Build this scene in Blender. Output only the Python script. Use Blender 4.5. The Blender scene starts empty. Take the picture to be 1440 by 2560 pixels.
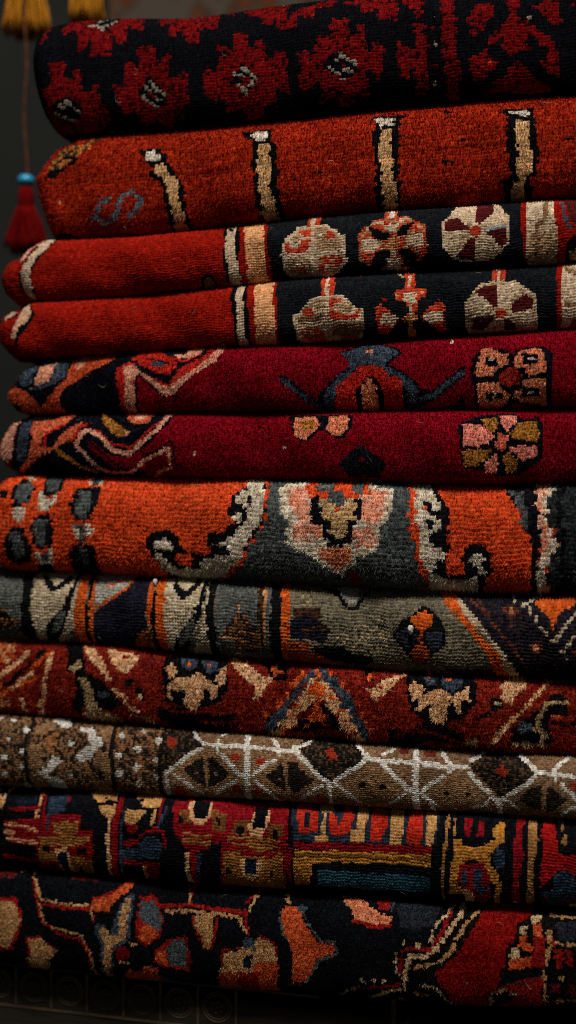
# A stack of folded hand-knotted rugs. Every rug is built knot by knot on a rounded fold.
import bpy, bmesh, random
import math
import numpy as np

# ---------------------------------------------------------------- stack frame
ALPHA = math.radians(14.0)          # the face of the stack is turned 14 degrees
DIST = 0.75                         # camera to the face of the stack
CAM_Z = 0.95                        # camera height above the ground
PITCH = 0.02666                     # camera looks down by 1.5 degrees
EDIR = np.array([math.cos(ALPHA), -math.sin(ALPHA), 0.0])
NDIR = np.array([-math.sin(ALPHA), -math.cos(ALPHA), 0.0])
S_MAX = 0.285                       # rugs run on past the right of the picture


def smooth01(x):
    x = np.clip(x, 0, 1)
    return x * x * (3 - 2 * x)


class Fold:
    """One rounded fold of a rug: a soft profile swept along the stack face."""

    def __init__(self, d):
        self.__dict__.update(d)
        self.sk = np.array(d['S'])
        self.zt = np.array(d['ZT'])
        self.zb = np.array(d['ZB'])
        self.h0 = float(np.mean(self.zt - self.zb)) / 2
        ph = np.linspace(-math.pi / 2, math.pi / 2, 721)
        y, z = self.prof(ph)
        y = y * self.R
        z = z * self.h0
        a = np.concatenate([[0], np.cumsum(np.hypot(np.diff(y), np.diff(z)))])
        self.arc = a - a[360]
        self.ph = ph
        self.vtop = self.arc[-1]
        self.vbot = self.arc[0]

    def prof(self, ph):
        c = np.maximum(np.cos(ph), 0.0)
        s = np.sin(ph)
        e = np.where(s > 0, 2.0 / (self.px - 0.25), 2.0 / (self.px + 0.35))
        return c ** e, np.sign(s) * np.abs(s) ** e

    def sl(self, tau):
        p = self.SL
        return np.interp(tau, [q[0] for q in p], [q[1] for q in p])

    def local(self, u, v):
        """u, v in metres on the cloth -> s, out, z in the stack frame."""
        u, v = np.broadcast_arrays(np.asarray(u, float), np.asarray(v, float))
        ph = np.interp(v, self.arc, self.ph)
        c, t = self.prof(ph)
        over = np.maximum(v - self.vtop, 0) + np.maximum(self.vbot - v, 0)
        sl = self.sl(t)
        rc = self.rc
        a = sl + rc - u
        ang = np.clip(a / rc, 0, math.pi / 2)
        s = np.where(a > 0, sl + rc - rc * np.sin(ang), u)
        back = np.where(a > 0, rc * (1 - np.cos(ang)), 0.0)
        back = back + np.maximum(a - rc * math.pi / 2, 0)
        zt = np.interp(s, self.sk, self.zt)
        zb = np.interp(s, self.sk, self.zb)
        zc = (zt + zb) / 2
        h = (zt - zb) / 2
        wav = 0.0018 * np.sin(s * 31 + self.seed * 1.7) + 0.0011 * np.sin(s * 74 + self.seed * 2.9 + ph)
        wav = wav + 0.0006 * np.sin(s * 140 + 3 * ph + self.seed)
        out = self.yo + self.R * (c - 1) - back - over + wav * c
        return s, out, zc + h * t

    def world(self, u, v):
        s, o, z = self.local(u, v)
        return stack(s, o, z)


def stack(s, o, z):
    s, o, z = np.broadcast_arrays(s, o, z)
    P = s[..., None] * EDIR + o[..., None] * NDIR
    P[..., 1] += DIST
    P[..., 2] += z + CAM_Z
    return P


FOLDS = {}
FOLDS['r1'] = dict(name='r1', R=0.0286, yo=-0.0120, rc=0.0140, px=2.80, seed=0.00, smax=0.285, ur=(-0.2018, 0.1732),
  S=[-0.3, -0.285, -0.27, -0.255, -0.24, -0.225, -0.21, -0.195, -0.18, -0.165, -0.15, -0.135, -0.12, -0.105, -0.09, -0.075, -0.06, -0.045, -0.03, -0.015, 0.0, 0.015, 0.03, 0.045, 0.06, 0.075, 0.09, 0.105, 0.12, 0.135, 0.15, 0.165, 0.18, 0.195, 0.21, 0.225, 0.24, 0.255, 0.27, 0.285],
  ZT=[0.31221, 0.3109, 0.3096, 0.30831, 0.30704, 0.30591, 0.30515, 0.30509, 0.30588, 0.30722, 0.30838, 0.30859, 0.30764, 0.30618, 0.30466, 0.30353, 0.30372, 0.30489, 0.30563, 0.30583, 0.30612, 0.30649, 0.30687, 0.30734, 0.3076, 0.30758, 0.30766, 0.30784, 0.30802, 0.30817, 0.30805, 0.30778, 0.30769, 0.30765, 0.30761, 0.30756, 0.30751, 0.30746, 0.30741, 0.30736],
  ZB=[0.23413, 0.23314, 0.23216, 0.23118, 0.2302, 0.22925, 0.22841, 0.22779, 0.22753, 0.22766, 0.228, 0.22823, 0.2282, 0.22807, 0.22789, 0.22759, 0.22745, 0.22759, 0.22786, 0.2283, 0.22884, 0.2294, 0.23008, 0.23078, 0.23128, 0.23167, 0.23182, 0.23168, 0.23154, 0.23143, 0.23119, 0.23097, 0.23076, 0.23059, 0.23044, 0.23031, 0.23019, 0.23008, 0.22996, 0.22984],
  SL=[(-0.95, -0.1594), (-0.816, -0.1676), (-0.564, -0.1734), (-0.209, -0.1778), (0.144, -0.1809), (0.422, -0.1818), (0.764, -0.1808), (0.966, -0.1766)])
FOLDS['r2'] = dict(name='r2', R=0.0238, yo=-0.0080, rc=0.0140, px=2.80, seed=1.30, smax=0.285, ur=(-0.1978, 0.1737),
  S=[-0.3, -0.285, -0.27, -0.255, -0.24, -0.225, -0.21, -0.195, -0.18, -0.165, -0.15, -0.135, -0.12, -0.105, -0.09, -0.075, -0.06, -0.045, -0.03, -0.015, 0.0, 0.015, 0.03, 0.045, 0.06, 0.075, 0.09, 0.105, 0.12, 0.135, 0.15, 0.165, 0.18, 0.195, 0.21, 0.225, 0.24, 0.255, 0.27, 0.285],
  ZT=[0.23413, 0.23314, 0.23216, 0.23118, 0.2302, 0.22925, 0.22841, 0.22779, 0.22753, 0.22766, 0.228, 0.22823, 0.2282, 0.22807, 0.22789, 0.22759, 0.22745, 0.22759, 0.22786, 0.2283, 0.22884, 0.2294, 0.23008, 0.23078, 0.23128, 0.23167, 0.23182, 0.23168, 0.23154, 0.23143, 0.23119, 0.23097, 0.23076, 0.23059, 0.23044, 0.23031, 0.23019, 0.23008, 0.22996, 0.22984],
  ZB=[0.16683, 0.16612, 0.16541, 0.16469, 0.16397, 0.16325, 0.16253, 0.1618, 0.16111, 0.1605, 0.16004, 0.15974, 0.15958, 0.15966, 0.16023, 0.16104, 0.16191, 0.16273, 0.16359, 0.16462, 0.16562, 0.16626, 0.16671, 0.16704, 0.16724, 0.16728, 0.16727, 0.16739, 0.16784, 0.16842, 0.16877, 0.16885, 0.16893, 0.16908, 0.16929, 0.16952, 0.16977, 0.17003, 0.17028, 0.17054],
  SL=[(-0.928, -0.1687), (-0.558, -0.1715), (-0.274, -0.1744), (0.011, -0.1767), (0.214, -0.1778), (0.487, -0.1725), (0.757, -0.1672), (0.87, -0.1579)])
FOLDS['r3'] = dict(name='r3', R=0.0148, yo=-0.0070, rc=0.0100, px=2.50, seed=2.60, smax=0.285, ur=(-0.2111, 0.1740),
  S=[-0.3, -0.285, -0.27, -0.255, -0.24, -0.225, -0.21, -0.195, -0.18, -0.165, -0.15, -0.135, -0.12, -0.105, -0.09, -0.075, -0.06, -0.045, -0.03, -0.015, 0.0, 0.015, 0.03, 0.045, 0.06, 0.075, 0.09, 0.105, 0.12, 0.135, 0.15, 0.165, 0.18, 0.195, 0.21, 0.225, 0.24, 0.255, 0.27, 0.285],
  ZT=[0.16683, 0.16612, 0.16541, 0.16469, 0.16397, 0.16325, 0.16253, 0.1618, 0.16111, 0.1605, 0.16004, 0.15974, 0.15958, 0.15966, 0.16023, 0.16104, 0.16191, 0.16273, 0.16359, 0.16462, 0.16562, 0.16626, 0.16671, 0.16704, 0.16724, 0.16728, 0.16727, 0.16739, 0.16784, 0.16842, 0.16877, 0.16885, 0.16893, 0.16908, 0.16929, 0.16952, 0.16977, 0.17003, 0.17028, 0.17054],
  ZB=[0.1229, 0.12237, 0.12184, 0.12132, 0.12079, 0.12028, 0.11982, 0.11944, 0.1192, 0.11914, 0.11928, 0.11961, 0.12011, 0.1208, 0.12168, 0.12258, 0.12336, 0.12407, 0.12496, 0.1262, 0.12713, 0.12739, 0.12746, 0.12769, 0.12824, 0.12883, 0.12922, 0.12929, 0.12925, 0.12928, 0.12949, 0.12968, 0.12981, 0.12991, 0.13, 0.13009, 0.13017, 0.13026, 0.13034, 0.13043],
  SL=[(-0.991, -0.1804), (-0.717, -0.1871), (-0.397, -0.1894), (-0.078, -0.1911), (0.365, -0.1887), (0.644, -0.1846), (0.922, -0.1763)])
FOLDS['r4'] = dict(name='r4', R=0.0143, yo=-0.0050, rc=0.0100, px=2.50, seed=3.90, smax=0.285, ur=(-0.2146, 0.1742),
  S=[-0.3, -0.285, -0.27, -0.255, -0.24, -0.225, -0.21, -0.195, -0.18, -0.165, -0.15, -0.135, -0.12, -0.105, -0.09, -0.075, -0.06, -0.045, -0.03, -0.015, 0.0, 0.015, 0.03, 0.045, 0.06, 0.075, 0.09, 0.105, 0.12, 0.135, 0.15, 0.165, 0.18, 0.195, 0.21, 0.225, 0.24, 0.255, 0.27, 0.285],
  ZT=[0.1229, 0.12237, 0.12184, 0.12132, 0.12079, 0.12028, 0.11982, 0.11944, 0.1192, 0.11914, 0.11928, 0.11961, 0.12011, 0.1208, 0.12168, 0.12258, 0.12336, 0.12407, 0.12496, 0.1262, 0.12713, 0.12739, 0.12746, 0.12769, 0.12824, 0.12883, 0.12922, 0.12929, 0.12925, 0.12928, 0.12949, 0.12968, 0.12981, 0.12991, 0.13, 0.13009, 0.13017, 0.13026, 0.13034, 0.13043],
  ZB=[0.0837, 0.08334, 0.08297, 0.08261, 0.08225, 0.08191, 0.08159, 0.08135, 0.08122, 0.08131, 0.08171, 0.08242, 0.08323, 0.08402, 0.0847, 0.08506, 0.08527, 0.08549, 0.08571, 0.08595, 0.08629, 0.08674, 0.0872, 0.08767, 0.08814, 0.08859, 0.08894, 0.08914, 0.08929, 0.08955, 0.09009, 0.0907, 0.09126, 0.09175, 0.09219, 0.0926, 0.093, 0.0934, 0.09379, 0.09418],
  SL=[(-0.946, -0.1868), (-0.814, -0.192), (-0.459, -0.1946), (-0.036, -0.1943), (0.383, -0.1907), (0.732, -0.1872), (0.939, -0.1836)])
FOLDS['r5'] = dict(name='r5', R=0.0161, yo=-0.0040, rc=0.0140, px=2.50, seed=5.20, smax=0.285, ur=(-0.2168, 0.1745),
  S=[-0.3, -0.285, -0.27, -0.255, -0.24, -0.225, -0.21, -0.195, -0.18, -0.165, -0.15, -0.135, -0.12, -0.105, -0.09, -0.075, -0.06, -0.045, -0.03, -0.015, 0.0, 0.015, 0.03, 0.045, 0.06, 0.075, 0.09, 0.105, 0.12, 0.135, 0.15, 0.165, 0.18, 0.195, 0.21, 0.225, 0.24, 0.255, 0.27, 0.285],
  ZT=[0.0837, 0.08334, 0.08297, 0.08261, 0.08225, 0.08191, 0.08159, 0.08135, 0.08122, 0.08131, 0.08171, 0.08242, 0.08323, 0.08402, 0.0847, 0.08506, 0.08527, 0.08549, 0.08571, 0.08595, 0.08629, 0.08674, 0.0872, 0.08767, 0.08814, 0.08859, 0.08894, 0.08914, 0.08929, 0.08955, 0.09009, 0.0907, 0.09126, 0.09175, 0.09219, 0.0926, 0.093, 0.0934, 0.09379, 0.09418],
  ZB=[0.04446, 0.04427, 0.04408, 0.04389, 0.04372, 0.04358, 0.04349, 0.04343, 0.04338, 0.04331, 0.04322, 0.04315, 0.0431, 0.04307, 0.04304, 0.04302, 0.04303, 0.04305, 0.04306, 0.04307, 0.04305, 0.04301, 0.04295, 0.0429, 0.04285, 0.04282, 0.04279, 0.04276, 0.04276, 0.04278, 0.04279, 0.0428, 0.04282, 0.04283, 0.04284, 0.04284, 0.04285, 0.04285, 0.04285, 0.04286],
  SL=[(-0.959, -0.1857), (-0.799, -0.1924), (-0.513, -0.1959), (-0.228, -0.1968), (0.124, -0.1917), (0.518, -0.1876), (0.767, -0.1796)])
FOLDS['r6'] = dict(name='r6', R=0.0156, yo=-0.0010, rc=0.0140, px=2.50, seed=6.50, smax=0.285, ur=(-0.2230, 0.1748),
  S=[-0.3, -0.285, -0.27, -0.255, -0.24, -0.225, -0.21, -0.195, -0.18, -0.165, -0.15, -0.135, -0.12, -0.105, -0.09, -0.075, -0.06, -0.045, -0.03, -0.015, 0.0, 0.015, 0.03, 0.045, 0.06, 0.075, 0.09, 0.105, 0.12, 0.135, 0.15, 0.165, 0.18, 0.195, 0.21, 0.225, 0.24, 0.255, 0.27, 0.285],
  ZT=[0.04446, 0.04427, 0.04408, 0.04389, 0.04372, 0.04358, 0.04349, 0.04343, 0.04338, 0.04331, 0.04322, 0.04315, 0.0431, 0.04307, 0.04304, 0.04302, 0.04303, 0.04305, 0.04306, 0.04307, 0.04305, 0.04301, 0.04295, 0.0429, 0.04285, 0.04282, 0.04279, 0.04276, 0.04276, 0.04278, 0.04279, 0.0428, 0.04282, 0.04283, 0.04284, 0.04284, 0.04285, 0.04285, 0.04285, 0.04286],
  ZB=[0.00514, 0.00512, 0.00509, 0.00506, 0.00499, 0.00485, 0.00461, 0.00424, 0.00382, 0.00343, 0.00315, 0.0029, 0.00265, 0.00239, 0.00209, 0.00177, 0.00144, 0.00112, 0.0008, 0.00049, 0.00023, 6e-05, -9e-05, -0.00035, -0.00093, -0.00165, -0.00226, -0.00266, -0.0029, -0.00279, -0.00232, -0.00182, -0.00141, -0.0011, -0.00086, -0.00067, -0.00049, -0.00031, -0.00014, 4e-05],
  SL=[(-0.937, -0.1916), (-0.753, -0.1986), (-0.397, -0.2027), (-0.052, -0.203), (0.294, -0.2003), (0.651, -0.1961), (0.921, -0.1855)])
FOLDS['r7'] = dict(name='r7', R=0.0243, yo=0.0040, rc=0.0140, px=2.70, seed=7.80, smax=0.285, ur=(-0.2265, 0.1752),
  S=[-0.3, -0.285, -0.27, -0.255, -0.24, -0.225, -0.21, -0.195, -0.18, -0.165, -0.15, -0.135, -0.12, -0.105, -0.09, -0.075, -0.06, -0.045, -0.03, -0.015, 0.0, 0.015, 0.03, 0.045, 0.06, 0.075, 0.09, 0.105, 0.12, 0.135, 0.15, 0.165, 0.18, 0.195, 0.21, 0.225, 0.24, 0.255, 0.27, 0.285],
  ZT=[0.00514, 0.00512, 0.00509, 0.00506, 0.00499, 0.00485, 0.00461, 0.00424, 0.00382, 0.00343, 0.00315, 0.0029, 0.00265, 0.00239, 0.00209, 0.00177, 0.00144, 0.00112, 0.0008, 0.00049, 0.00023, 6e-05, -9e-05, -0.00035, -0.00093, -0.00165, -0.00226, -0.00266, -0.0029, -0.00279, -0.00232, -0.00182, -0.00141, -0.0011, -0.00086, -0.00067, -0.00049, -0.00031, -0.00014, 4e-05],
  ZB=[-0.06163, -0.06137, -0.0611, -0.06085, -0.06063, -0.06049, -0.06047, -0.06059, -0.06083, -0.06113, -0.06145, -0.06185, -0.06227, -0.06268, -0.06309, -0.06347, -0.06381, -0.06413, -0.06443, -0.06473, -0.06516, -0.06575, -0.06637, -0.067, -0.06756, -0.06797, -0.06836, -0.06868, -0.06879, -0.06874, -0.06853, -0.06807, -0.0676, -0.06726, -0.06702, -0.06683, -0.06667, -0.06652, -0.06637, -0.06622],
  SL=[(-0.97, -0.2015), (-0.805, -0.2032), (-0.306, -0.2061), (0.194, -0.2065), (0.613, -0.2035), (0.824, -0.1999), (0.969, -0.1945)])
FOLDS['r8'] = dict(name='r8', R=0.0182, yo=0.0020, rc=0.0140, px=2.50, seed=9.10, smax=0.285, ur=(-0.1970, 0.1756),
  S=[-0.3, -0.285, -0.27, -0.255, -0.24, -0.225, -0.21, -0.195, -0.18, -0.165, -0.15, -0.135, -0.12, -0.105, -0.09, -0.075, -0.06, -0.045, -0.03, -0.015, 0.0, 0.015, 0.03, 0.045, 0.06, 0.075, 0.09, 0.105, 0.12, 0.135, 0.15, 0.165, 0.18, 0.195, 0.21, 0.225, 0.24, 0.255, 0.27, 0.285],
  ZT=[-0.06163, -0.06137, -0.0611, -0.06085, -0.06063, -0.06049, -0.06047, -0.06059, -0.06083, -0.06113, -0.06145, -0.06185, -0.06227, -0.06268, -0.06309, -0.06347, -0.06381, -0.06413, -0.06443, -0.06473, -0.06516, -0.06575, -0.06637, -0.067, -0.06756, -0.06797, -0.06836, -0.06868, -0.06879, -0.06874, -0.06853, -0.06807, -0.0676, -0.06726, -0.06702, -0.06683, -0.06667, -0.06652, -0.06637, -0.06622],
  ZB=[-0.10892, -0.10844, -0.10797, -0.10751, -0.10708, -0.10676, -0.10661, -0.10675, -0.10713, -0.10752, -0.10784, -0.10814, -0.10857, -0.10944, -0.11047, -0.11128, -0.11194, -0.11261, -0.1133, -0.11401, -0.1148, -0.11571, -0.11674, -0.11772, -0.1184, -0.11889, -0.11925, -0.1194, -0.11938, -0.11934, -0.11925, -0.11917, -0.11911, -0.11905, -0.11901, -0.11897, -0.11893, -0.1189, -0.11886, -0.11882],
  SL=[(-1, -0.215), (1, -0.215)])
FOLDS['r9'] = dict(name='r9', R=0.0178, yo=0.0040, rc=0.0140, px=2.60, seed=10.40, smax=0.285, ur=(-0.1965, 0.1759),
  S=[-0.3, -0.285, -0.27, -0.255, -0.24, -0.225, -0.21, -0.195, -0.18, -0.165, -0.15, -0.135, -0.12, -0.105, -0.09, -0.075, -0.06, -0.045, -0.03, -0.015, 0.0, 0.015, 0.03, 0.045, 0.06, 0.075, 0.09, 0.105, 0.12, 0.135, 0.15, 0.165, 0.18, 0.195, 0.21, 0.225, 0.24, 0.255, 0.27, 0.285],
  ZT=[-0.10892, -0.10844, -0.10797, -0.10751, -0.10708, -0.10676, -0.10661, -0.10675, -0.10713, -0.10752, -0.10784, -0.10814, -0.10857, -0.10944, -0.11047, -0.11128, -0.11194, -0.11261, -0.1133, -0.11401, -0.1148, -0.11571, -0.11674, -0.11772, -0.1184, -0.11889, -0.11925, -0.1194, -0.11938, -0.11934, -0.11925, -0.11917, -0.11911, -0.11905, -0.11901, -0.11897, -0.11893, -0.1189, -0.11886, -0.11882],
  ZB=[-0.16108, -0.16038, -0.15967, -0.15898, -0.15832, -0.15776, -0.15738, -0.15726, -0.15742, -0.15775, -0.15812, -0.15841, -0.15873, -0.1592, -0.15972, -0.16025, -0.16076, -0.16125, -0.16175, -0.16239, -0.16302, -0.16323, -0.1632, -0.16312, -0.16333, -0.16382, -0.16426, -0.16453, -0.1647, -0.16471, -0.16474, -0.16484, -0.16488, -0.16489, -0.16492, -0.16495, -0.16498, -0.16501, -0.16504, -0.16508],
  SL=[(-1, -0.215), (1, -0.215)])
FOLDS['r10'] = dict(name='r10', R=0.0152, yo=0.0090, rc=0.0140, px=2.60, seed=11.70, smax=0.285, ur=(-0.1926, 0.1762),
  S=[-0.3, -0.285, -0.27, -0.255, -0.24, -0.225, -0.21, -0.195, -0.18, -0.165, -0.15, -0.135, -0.12, -0.105, -0.09, -0.075, -0.06, -0.045, -0.03, -0.015, 0.0, 0.015, 0.03, 0.045, 0.06, 0.075, 0.09, 0.105, 0.12, 0.135, 0.15, 0.165, 0.18, 0.195, 0.21, 0.225, 0.24, 0.255, 0.27, 0.285],
  ZT=[-0.16108, -0.16038, -0.15967, -0.15898, -0.15832, -0.15776, -0.15738, -0.15726, -0.15742, -0.15775, -0.15812, -0.15841, -0.15873, -0.1592, -0.15972, -0.16025, -0.16076, -0.16125, -0.16175, -0.16239, -0.16302, -0.16323, -0.1632, -0.16312, -0.16333, -0.16382, -0.16426, -0.16453, -0.1647, -0.16471, -0.16474, -0.16484, -0.16488, -0.16489, -0.16492, -0.16495, -0.16498, -0.16501, -0.16504, -0.16508],
  ZB=[-0.21055, -0.20962, -0.20868, -0.20776, -0.20684, -0.20596, -0.20512, -0.20435, -0.20369, -0.20327, -0.20309, -0.20314, -0.20325, -0.20324, -0.20312, -0.20312, -0.20307, -0.20277, -0.20233, -0.20177, -0.2013, -0.20131, -0.2015, -0.20167, -0.20179, -0.20165, -0.20144, -0.20138, -0.20131, -0.20122, -0.20113, -0.20095, -0.20074, -0.20059, -0.20049, -0.20042, -0.20035, -0.20029, -0.20023, -0.20018],
  SL=[(-1, -0.215), (1, -0.215)])
FOLDS['r11'] = dict(name='r11', R=0.0198, yo=0.0120, rc=0.0140, px=2.70, seed=13.00, smax=0.285, ur=(-0.1938, 0.1765),
  S=[-0.3, -0.285, -0.27, -0.255, -0.24, -0.225, -0.21, -0.195, -0.18, -0.165, -0.15, -0.135, -0.12, -0.105, -0.09, -0.075, -0.06, -0.045, -0.03, -0.015, 0.0, 0.015, 0.03, 0.045, 0.06, 0.075, 0.09, 0.105, 0.12, 0.135, 0.15, 0.165, 0.18, 0.195, 0.21, 0.225, 0.24, 0.255, 0.27, 0.285],
  ZT=[-0.21055, -0.20962, -0.20868, -0.20776, -0.20684, -0.20596, -0.20512, -0.20435, -0.20369, -0.20327, -0.20309, -0.20314, -0.20325, -0.20324, -0.20312, -0.20312, -0.20307, -0.20277, -0.20233, -0.20177, -0.2013, -0.20131, -0.2015, -0.20167, -0.20179, -0.20165, -0.20144, -0.20138, -0.20131, -0.20122, -0.20113, -0.20095, -0.20074, -0.20059, -0.20049, -0.20042, -0.20035, -0.20029, -0.20023, -0.20018],
  ZB=[-0.26458, -0.2634, -0.26222, -0.26106, -0.25995, -0.25897, -0.25827, -0.25798, -0.25807, -0.25812, -0.25804, -0.25816, -0.25838, -0.25838, -0.25829, -0.25806, -0.25768, -0.25751, -0.25756, -0.25759, -0.25763, -0.25756, -0.25735, -0.25725, -0.25714, -0.25677, -0.25627, -0.25557, -0.25474, -0.25417, -0.25375, -0.25323, -0.25271, -0.25219, -0.25165, -0.2511, -0.25054, -0.24998, -0.24943, -0.24887],
  SL=[(-1, -0.215), (1, -0.215)])
FOLDS['r12'] = dict(name='r12', R=0.0234, yo=0.0160, rc=0.0140, px=2.60, seed=14.30, smax=0.285, ur=(-0.1909, 0.1769),
  S=[-0.3, -0.285, -0.27, -0.255, -0.24, -0.225, -0.21, -0.195, -0.18, -0.165, -0.15, -0.135, -0.12, -0.105, -0.09, -0.075, -0.06, -0.045, -0.03, -0.015, 0.0, 0.015, 0.03, 0.045, 0.06, 0.075, 0.09, 0.105, 0.12, 0.135, 0.15, 0.165, 0.18, 0.195, 0.21, 0.225, 0.24, 0.255, 0.27, 0.285],
  ZT=[-0.26458, -0.2634, -0.26222, -0.26106, -0.25995, -0.25897, -0.25827, -0.25798, -0.25807, -0.25812, -0.25804, -0.25816, -0.25838, -0.25838, -0.25829, -0.25806, -0.25768, -0.25751, -0.25756, -0.25759, -0.25763, -0.25756, -0.25735, -0.25725, -0.25714, -0.25677, -0.25627, -0.25557, -0.25474, -0.25417, -0.25375, -0.25323, -0.25271, -0.25219, -0.25165, -0.2511, -0.25054, -0.24998, -0.24943, -0.24887],
  ZB=[-0.33219, -0.3307, -0.32921, -0.32775, -0.32634, -0.32509, -0.32412, -0.32357, -0.32341, -0.32335, -0.32344, -0.32352, -0.32331, -0.32317, -0.32336, -0.32358, -0.32366, -0.32346, -0.32288, -0.32229, -0.32185, -0.32121, -0.32045, -0.31964, -0.31887, -0.31862, -0.31882, -0.31875, -0.31791, -0.31657, -0.31498, -0.31359, -0.31248, -0.31135, -0.31014, -0.30887, -0.30758, -0.30628, -0.30499, -0.30369],
  SL=[(-1, -0.215), (1, -0.215)])
FOLDS['i3'] = dict(name='i3', R=0.0137, yo=-0.0150, rc=0.0090, px=2.10, seed=7.70, smax=-0.100, ur=(-0.2252, -0.1004),
  S=[-0.26, -0.1],
  ZT=[0.15176, 0.15176],
  ZB=[0.11763, 0.11763],
  SL=[(-0.95, -0.1943), (-0.455, -0.2025), (0.108, -0.2052), (0.704, -0.2015), (0.953, -0.1935)])
FOLDS['i4'] = dict(name='i4', R=0.0139, yo=-0.0130, rc=0.0090, px=2.10, seed=7.70, smax=-0.100, ur=(-0.2263, -0.1003),
  S=[-0.26, -0.1],
  ZT=[0.11678, 0.11678],
  ZB=[0.08211, 0.08211],
  SL=[(-0.913, -0.1983), (-0.385, -0.2048), (0.088, -0.2063), (0.586, -0.2041), (0.885, -0.1969)])
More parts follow.
